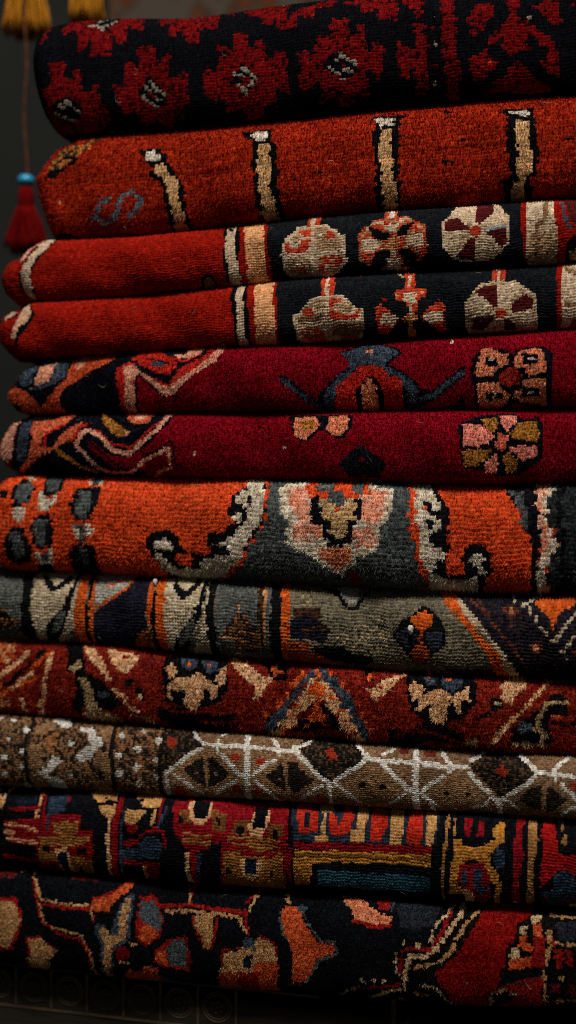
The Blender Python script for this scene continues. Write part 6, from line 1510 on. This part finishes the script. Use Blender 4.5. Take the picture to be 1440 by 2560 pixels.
        off = NDIR * (2.0e-3 * pile + bump * 1e-3)
        hw = 0.00011
        A = c0 + off + np.array([0, 0, hw])
        Bq = c0 + off - np.array([0, 0, hw])
        o3 = len(VB)
        VB = np.concatenate([VB, A, Bq])
        i0 = o3 + np.arange(m)
        qq = np.stack([i0, i0 + 1, i0 + m + 2, i0 + m + 1], -1)
        loops.append(qq.ravel())
        tot.append(np.full(m, 4))
        cols.append(np.repeat(lin('b8a892')[None] * rng.uniform(0.3, 0.9), 4 * m, 0))
        sm.append(np.zeros(m, bool))
    totals = np.concatenate(tot)
    starts = np.concatenate([[0], np.cumsum(totals)[:-1]])
    me = mesh_np(name, VB, np.concatenate(loops), starts, totals, np.concatenate(cols), np.concatenate(sm))
    o = link(name, me, M_WOOL, parent)
    return o, F


GROUP = 'folded rugs in the stack'
def rug(key, base, label, **kw):
    o, F = make_fold('folded_rug', key, base, **kw)
    tag(o, label, 'rug', GROUP)
    return o, F


def base_of(key):
    F = Fold(FOLDS[key])
    p = F.world(0.0, F.vbot)
    return tuple(float(c) for c in p)


rug('r1', 'k1', 'black rug with jagged dark red flowers, topmost of the stack', pu=2.3, pv=2.0, blen=1.6, bump=0.45, fray=0.3, top_ext=0.09, lint=4)
rug('r2', 'r2', 'rust red rug with upright cream bars edged in black, second from the top', pu=2.0, pv=2.0, bump=0.25, blades=6, abrash=0.18, lint=4)

t = empty('folded_rug', base_of('r4'))
tag(t, 'red rug folded double, with black border of pale round medallions', 'rug', GROUP)
make_fold('fold', 'r3', 'r3', blk=0.8, fray=0.08, pu=1.65, pv=1.65, blen=1.0, blades=3, bump=0.5, abrash=0.07, parent=t, lint=3)
make_fold('fold', 'r4', 'r3', blk=0.8, fray=0.08, pu=1.65, pv=1.65, blen=1.0, blades=3, bump=0.5, abrash=0.07, parent=t, lint=8)
for k in ('i3', 'i4'):
    make_fold('inner_layer', k, 'r3', pu=1.8, pv=1.8, blen=1.2, blades=3, bump=0.6, tone=0.8, parent=t, lint=0)

t = empty('folded_rug', base_of('r6'))
tag(t, 'crimson rug folded double, with navy zigzag corner and salmon flowers', 'rug', GROUP)
make_fold('fold', 'r5', 'x5', pu=1.7, pv=1.6, blen=1.9, blades=5, bump=0.22, fray=0.15, abrash=0.08, parent=t, lint=3)
make_fold('fold', 'r6', 'x6', pu=1.7, pv=1.6, blen=1.9, blades=5, bump=0.25, fray=0.15, abrash=0.09, parent=t, lint=4)

rug('r7', 'o7', 'bright orange rug with cream scrolls and a pink palmette on charcoal', pu=2.7, pv=2.7, blen=2.6, blades=8, bump=0.62, fray=0.2, abrash=0.05, lint=7)
o8, F8 = rug('r8', 'ol8', 'olive grey worn rug with cream and orange striped border and blue black diamond', pu=1.9, pv=2.1, blen=1.5, blades=4, bump=0.75, fray=0.15, abrash=0.08, lint=6)
rug('r9', 'r9', 'rust brown shaggy rug with tan vases and a blue orange chevron', pu=2.2, pv=2.1, blen=2.8, blades=7, bump=0.45, fray=0.15, abrash=0.10, lint=9)
rug('r10', 'b10', 'brown rug with white dotted lattice and dark diamonds with red crosses', pu=1.5, pv=1.45, blen=1.1, blades=4, bump=0.5, blk=0.75, fray=0.15, abrash=0.06, lint=6)
rug('r11', 'k11', 'dark red and navy panelled rug with a teal bar and ochre checks', pu=1.7, pv=1.85, blen=1.1, blades=4, bump=0.6, fray=0.07, abrash=0.10, lint=4, blk=0.8)
rug('r12', 'k12', 'black rug with orange blossoms and thin red and tan vines, lowest of the stack', pu=1.6, pv=1.6, blen=1.6, blades=6, bump=0.25, abrash=0.09, lint=7)

M_THREAD = mat_plain('cotton_thread', 'b8ae9c', 'd6cfc2', 900, 0.9, 0.4, 0.0003)
def thread_knot(F, u, v, r, parent):
    bm = bmesh.new()
    bmesh.ops.create_icosphere(bm, subdivisions=3, radius=r)
    for w in bm.verts:
        a = math.atan2(w.co.z, w.co.x)
        w.co *= 1 + 0.10 * math.sin(3 * a + 900 * w.co.y) + 0.05 * math.sin(7 * a)
        w.co.z *= 1.35
        w.co.x *= 0.8
    p = F.world(u, v)
    s, o, z = F.local(u, v)
    p = stack(s, o + 0.0032, z)
    for w in bm.verts:
        w.co.x += p[0]; w.co.y += p[1]; w.co.z += p[2]
    return from_bm('thread_knot', bm, M_THREAD, parent)
thread_knot(F8, 0.0780, 0.0026, 0.0022, o8)
thread_knot(F8, -0.0890, 0.0239, 0.0018, o8)

# ---------------------------------------------------------------- chest under the rugs
ZB12 = min(FOLDS['r12']['ZB'])
M_WOOD = mat_plain('dark_carved_wood', '1f1a13', '2f271c', 30, 0.75, 0.5, 0.0015, stretch=(1, 1, 6))
M_WOOD2 = mat_plain('dark_waxed_wood', '16130f', '1f1a14', 30, 0.7, 0.4, 0.001, stretch=(6, 1, 1))
M_IRON = mat_plain('worn_iron', '35322e', '55504a', 200, 0.45, 0.3, 0.0005, metal=0.8)


def sbox(bm, s0, s1, o0, o1, z0, z1, bev=0.0):
    """box in the stack frame, absolute z"""
    vs = []
    for z in (z0, z1):
        for s, o in ((s0, o0), (s1, o0), (s1, o1), (s0, o1)):
            p = np.array([0, DIST, 0]) + s * EDIR + o * NDIR
            vs.append(bm.verts.new((p[0], p[1], z)))
    f = [(3, 2, 1, 0), (4, 5, 6, 7), (0, 1, 5, 4), (1, 2, 6, 5), (2, 3, 7, 6), (3, 0, 4, 7)]
    fs = [bm.faces.new([vs[i] for i in q]) for q in f]
    if bev:
        es = list({e for q in fs for e in q.edges})
        bmesh.ops.bevel(bm, geom=es, offset=bev, segments=2, affect='EDGES', profile=0.5)


top_z = CAM_Z + ZB12 + 0.0
chest = empty('carved_chest', tuple(np.array([0, DIST, 0]) + -0.13 * NDIR))
tag(chest, 'very dark wooden chest carved with a row of round rosettes, under the rugs', 'chest')
FRONT = 0.0
bm = bmesh.new()
sbox(bm, -0.34, 0.34, -0.30, FRONT, 0.05, top_z - 0.002, 0.003)
from_bm('chest_body', bm, M_WOOD, chest, smooth=False)
for s0 in (-0.335, 0.285):
    for o0 in (-0.29, -0.055):
        bm = bmesh.new()
        sbox(bm, s0, s0 + 0.05, o0, o0 + 0.05, 0.0, 0.052, 0.003)
        from_bm('foot', bm, M_WOOD2, chest, smooth=False)


def ring(bm, s, z, R, r, o, n=40, m=8):
    vs = []
    for i in range(n):
        a = 2 * math.pi * i / n
        row = []
        for j in range(m):
            b = 2 * math.pi * j / m
            rr = R + r * math.cos(b)
            p = np.array([0, DIST, 0]) + (s + rr * math.cos(a)) * EDIR + (o + 0.8 * r * math.sin(b)) * NDIR
            row.append(bm.verts.new((p[0], p[1], z + rr * math.sin(a))))
        vs.append(row)
    for i in range(n):
        for j in range(m):
            bm.faces.new((vs[i][j], vs[(i + 1) % n][j], vs[(i + 1) % n][(j + 1) % m], vs[i][(j + 1) % m]))


def stud(bm, s, z, r, o):
    p = np.array([0, DIST, 0]) + s * EDIR + o * NDIR
    from mathutils import Matrix
    bmesh.ops.create_icosphere(bm, subdivisions=2, radius=r, matrix=Matrix.Translation((p[0], p[1], z)))


bm = bmesh.new()
zr = CAM_Z - 0.3385
for k in range(-2, 7):
    s = -0.175 + 0.0256 * k
    zz = zr
    if k < 6:
        ring(bm, s, zz, 0.0094, 0.0006, FRONT - 0.0002)
        ring(bm, s, zz, 0.0076, 0.0004, FRONT - 0.0001)
        stud(bm, s, zz, 0.0012, FRONT - 0.0007)
        for q in range(6):
            a = q * math.pi / 3 + 0.3
            stud(bm, s + 0.0036 * math.cos(a), zz + 0.0036 * math.sin(a), 0.0011, FRONT - 0.0007)
    sbox(bm, s - 0.0128 - 0.0008, s - 0.0128 + 0.0008, FRONT - 0.001, FRONT + 0.0004, zz - 0.0125, zz + 0.0125)
sbox(bm, -0.34, 0.02, FRONT - 0.001, FRONT + 0.0004, zr - 0.0148, zr - 0.0132)
sbox(bm, -0.34, 0.02, FRONT - 0.001, FRONT + 0.0004, zr + 0.0132, zr + 0.0146)
M_CARVE = mat_plain('worn_carving_edges', '43372a', '5c4c38', 60, 0.8, 0.4, 0.001)
from_bm('rosette_carving', bm, M_CARVE, chest, smooth=False)
bm = bmesh.new()
zl = CAM_Z - 0.3235
sbox(bm, 0.0665, 0.0695, FRONT, FRONT + 0.005, zl - 0.014, zl + 0.006, 0.0008)
stud(bm, 0.076, zl - 0.010, 0.0028, FRONT + 0.002)
from_bm('latch', bm, M_IRON, chest, smooth=False)

# ---------------------------------------------------------------- tassels hanging behind
M_RED = mat_plain('red_silk_thread', '500404', '6c0706', 500, 0.9, 0.3, 0.0005, stretch=(1, 1, 0.08), spec=0.03)
M_GOLD = mat_plain('gold_silk_thread', '8e5814', 'b4781c', 500, 0.85, 0.3, 0.0005, stretch=(1, 1, 0.08), spec=0.05)
M_CORD = mat_plain('twisted_brown_cord', '3a1c0c', '6a3214', 700, 0.8, 0.4, 0.0004)
M_BEAD, _nt, _b = new_mat('turquoise_glaze')
_b.inputs['Base Color'].default_value = (*lin('2799c6'), 1)
_b.inputs['Roughness'].default_value = 0.25


def tube(bm, pts, radii, n=6):
    rows = []
    for i, p in enumerate(pts):
        p = np.array(p)
        d = np.array(pts[min(i + 1, len(pts) - 1)]) - np.array(pts[max(i - 1, 0)])
        d = d / (np.linalg.norm(d) + 1e-9)
        a = np.cross(d, [0, 1, 0.01])
        a /= np.linalg.norm(a) + 1e-9
        b = np.cross(d, a)
        rows.append([bm.verts.new(tuple(p + radii[i] * (math.cos(2 * math.pi * j / n) * a + math.sin(2 * math.pi * j / n) * b))) for j in range(n)])
    for r0, r1 in zip(rows[:-1], rows[1:]):
        for j in range(n):
            bm.faces.new((r0[j], r0[(j + 1) % n], r1[(j + 1) % n], r1[j]))
    bm.faces.new(rows[0][::-1])
    bm.faces.new(rows[-1])


def lathe(bm, c, prof, n=28):
    rows = []
    for z, r in prof:
        rows.append([bm.verts.new((c[0] + r * math.cos(2 * math.pi * j / n), c[1] + r * math.sin(2 * math.pi * j / n), c[2] + z)) for j in range(n)])
    for r0, r1 in zip(rows[:-1], rows[1:]):
        for j in range(n):
            bm.faces.new((r0[j], r0[(j + 1) % n], r1[(j + 1) % n], r1[j]))
    bm.faces.new(rows[0])
    bm.faces.new(rows[-1])


def skirt(name, c, top_z, bot_z, r0, r1, mat, parent, n=150, lobes=1):
    bm = bmesh.new()
    for k in range(n):
        a = rng.uniform(0, 2 * math.pi)
        q = math.sqrt(rng.random())
        lob = 1.0 if lobes == 1 else (0.72 + 0.28 * abs(math.cos(a)))
        pts, rad = [], []
        bz = bot_z + rng.uniform(-0.002, 0.004) + 0.003 * q
        for i in range(7):
            f = i / 6
            z = top_z + (bz - top_z) * f
            rr = (r0 + (r1 - r0) * (f ** 0.8)) * q * (lob if f > .3 else 1)
            w = 0.0006 * math.sin(f * 9 + k)
            pts.append((c[0] + rr * math.cos(a) + w, c[1] + rr * math.sin(a), z))
            rad.append(0.0007 if i < 6 else 0.0004)
        tube(bm, pts, rad, 4)
    return from_bm(name, bm, mat, parent)


# red tassel with a turquoise bead
c = (-0.2060, 0.95)
t = empty('red_tassel', (c[0], c[1], 1.126))
tag(t, 'dark red tassel under a turquoise bead, hanging left of the stack', 'tassel', None)
bm = bmesh.new()
pts = [(c[0] + 0.0012 * math.sin(z * 70), c[1], z) for z in np.linspace(1.188, 1.46, 60)]
tube(bm, pts, [0.0010 + 0.0004 * math.sin(i * 2.1) for i in range(60)], 6)
from_bm('cord', bm, M_CORD, t)
bm = bmesh.new()
lathe(bm, (c[0], c[1], 1.1855), [(-0.0042, 0.0015), (-0.0036, 0.0042), (-0.0018, 0.0060), (0, 0.0064), (0.0018, 0.0060), (0.0036, 0.0042), (0.0042, 0.0015)])
from_bm('bead', bm, M_BEAD, t)
bm = bmesh.new()
lathe(bm, (c[0], c[1], 1.1715), [(-0.008, 0.0052), (-0.006, 0.0062), (-0.001, 0.0064), (0.004, 0.0060), (0.0075, 0.0050), (0.0098, 0.0025)])
from_bm('tassel_head', bm, M_RED, t)
skirt('tassel_skirt', c, 1.1655, 1.127, 0.0055, 0.0175, M_RED, t, 190)

# gold tassels
for (x, y, zb, w, lb) in ((-0.2090, 0.97, 1.3035, 0.0205, 2), (-0.1615, 0.97, 1.3118, 0.0150, 1)):
    t = empty('gold_tassel', (x, y, zb))
    wide = w > 0.018
    tag(t, 'wide ochre gold tassel hanging at the top left corner' if wide else 'narrow ochre gold tassel hanging just above the top rug', 'tassel', 'gold tassels')
    skirt('tassel_skirt', (x, y), zb + 0.055, zb, 0.007, w, M_GOLD, t, 260 if wide else 190, lb)
    bm = bmesh.new()
    lathe(bm, (x, y, zb + 0.060), [(-0.007, 0.0072), (-0.003, 0.0082), (0.003, 0.0082), (0.008, 0.006), (0.011, 0.003)])
    from_bm('tassel_head', bm, M_GOLD, t)
    bm = bmesh.new()
    tube(bm, [(x, y, z) for z in np.linspace(zb + 0.069, 1.46, 12)], [0.0011] * 12, 6)
    from_bm('cord', bm, M_CORD, t)
t = empty('ochre_tassel_string', (-0.1400, 0.97, 1.300))
tag(t, 'thin ochre cord hanging beside the narrow gold tassel', 'cord')
bm = bmesh.new()
tube(bm, [(-0.1400 + 0.0008 * math.sin(z * 120), 0.97, z) for z in np.linspace(1.300, 1.46, 20)], [0.0013] * 20, 6)
from_bm('twisted_thread', bm, M_CORD, t)
bm = bmesh.new()
tube(bm, [(-1.1, 0.965, 1.462), (1.1, 0.965, 1.462)], [0.006, 0.006], 12)
rod = from_bm('tassel_rail', bm, M_IRON, None)
tag(rod, 'dark iron rail holding the tassels, above the picture', 'rail')

# ---------------------------------------------------------------- hanging rug, wall, floor
M_HANG, nt, b = new_mat('faded_hanging_rug_wool')
tc = nt.nodes.new('ShaderNodeTexCoord')
mp = nt.nodes.new('ShaderNodeMapping')
mp.inputs['Scale'].default_value = (1, 1, 0.7)
nt.links.new(tc.outputs['Object'], mp.inputs['Vector'])
vo = nt.nodes.new('ShaderNodeTexVoronoi')
vo.inputs['Scale'].default_value = 34
vo.distance = 'MANHATTAN'
nt.links.new(mp.outputs['Vector'], vo.inputs['Vector'])
no = nt.nodes.new('ShaderNodeTexNoise')
no.inputs['Scale'].default_value = 30
nt.links.new(mp.outputs['Vector'], no.inputs['Vector'])
mxn = nt.nodes.new('ShaderNodeMath')
mxn.operation = 'MULTIPLY_ADD'
mxn.inputs[1].default_value = 0.6
nt.links.new(vo.outputs['Distance'], mxn.inputs[0])
nt.links.new(no.outputs['Fac'], mxn.inputs[2])
rp = nt.nodes.new('ShaderNodeValToRGB')
cr = rp.color_ramp
cr.interpolation = 'LINEAR'
cr.elements[0].position = 0.45
cr.elements[0].color = (*lin('1f1b18'), 1)
cr.elements[1].position = 0.92
cr.elements[1].color = (*lin('443c34'), 1)
for ps, cc in ((0.56, '3a2014'), (0.68, '5a2f18'), (0.80, '38261c')):
    el = cr.elements.new(ps)
    el.color = (*lin(cc), 1)
nt.links.new(mxn.outputs['Value'], rp.inputs['Fac'])
nt.links.new(rp.outputs['Color'], b.inputs['Base Color'])
b.inputs['Roughness'].default_value = 0.95
b.inputs['Specular IOR Level'].default_value = 0.1


def wbox(name, x0, x1, y0, y1, z0, z1, mat, bev=0.0):
    bm = bmesh.new()
    vs = [bm.verts.new((x, y, z)) for z in (z0, z1) for x, y in ((x0, y0), (x1, y0), (x1, y1), (x0, y1))]
    for q in [(3, 2, 1, 0), (4, 5, 6, 7), (0, 1, 5, 4), (1, 2, 6, 5), (2, 3, 7, 6), (3, 0, 4, 7)]:
        bm.faces.new([vs[i] for i in q])
    if bev:
        bmesh.ops.bevel(bm, geom=list(bm.edges), offset=bev, segments=2, affect='EDGES', profile=0.5)
    return from_bm(name, bm, mat, None, smooth=False)


h = wbox('hanging_rug', -0.185, 0.75, 1.25, 1.26, 0.35, 1.9, M_HANG, 0.002)
tag(h, 'faded brown patterned rug hanging behind the stack, out of focus', 'rug')
M_WALL = mat_plain('dark_grey_plaster', '111312', '1b1d1b', 3, 0.9, 0.3, 0.004, detail=8)
w = wbox('wall', -1.6, 1.8, 1.55, 1.75, 0.0, 2.6, M_WALL)
tag(w, 'plain dark grey wall behind the stack of rugs', 'wall')
M_FLOOR = mat_plain('worn_stone_floor', '4a453d', '5a544a', 5, 0.7, 0.3, 0.003, detail=8)
f = wbox('floor', -3, 3, -2.5, 3, -0.05, 0.0, M_FLOOR)
tag(f, None, None, None, 'structure')

# ---------------------------------------------------------------- light
def area(name, loc, aim, size, sizey, power, col):
    L = bpy.data.lights.new(name, 'AREA')
    L.shape = 'RECTANGLE'
    L.size, L.size_y = size, sizey
    L.energy = power
    L.color = col
    o = bpy.data.objects.new(name, L)
    from mathutils import Vector
    d = Vector(aim) - Vector(loc)
    o.rotation_euler = d.to_track_quat('-Z', 'Y').to_euler()
    o.location = loc
    COL.objects.link(o)
    return o


area('skylight', (0.0, -0.06, 2.66), (0, 0.75, 0.8), 0.45, 0.32, 42, (1.0, 0.94, 0.86))
area('front_fill', (-0.5, -0.9, 1.25), (0, 0.75, 0.95), 0.8, 0.8, 0.25, (0.95, 0.97, 1.0))  # weak fill light added at front left, stands for no real opening

wd = bpy.data.worlds.new('World')
scene.world = wd
wd.use_nodes = True
wd.node_tree.nodes['Background'].inputs['Color'].default_value = (0.55, 0.6, 0.65, 1)
wd.node_tree.nodes['Background'].inputs['Strength'].default_value = 0.035

# ---------------------------------------------------------------- camera
cam = bpy.data.cameras.new('camera')
co = bpy.data.objects.new('camera', cam)
COL.objects.link(co)
co.location = (0, 0, CAM_Z)
co.rotation_euler = (math.pi / 2 - PITCH, 0, 0)
cam.sensor_fit = 'HORIZONTAL'
cam.sensor_width = 24
cam.lens = 50
cam.clip_start = 0.05
cam.clip_end = 50
cam.dof.use_dof = True
cam.dof.focus_distance = 0.735
cam.dof.aperture_fstop = 2.9
scene.camera = co

scene.view_settings.view_transform = 'Standard'
scene.view_settings.look = 'None'
scene.view_settings.exposure = 0.0
scene.view_settings.gamma = 1.0
scene.view_settings.use_curve_mapping = False
scene.cycles.use_denoising = False
scene.cycles.filter_width = 1.0
scene.cycles.max_bounces = 4
scene.cycles.diffuse_bounces = 3
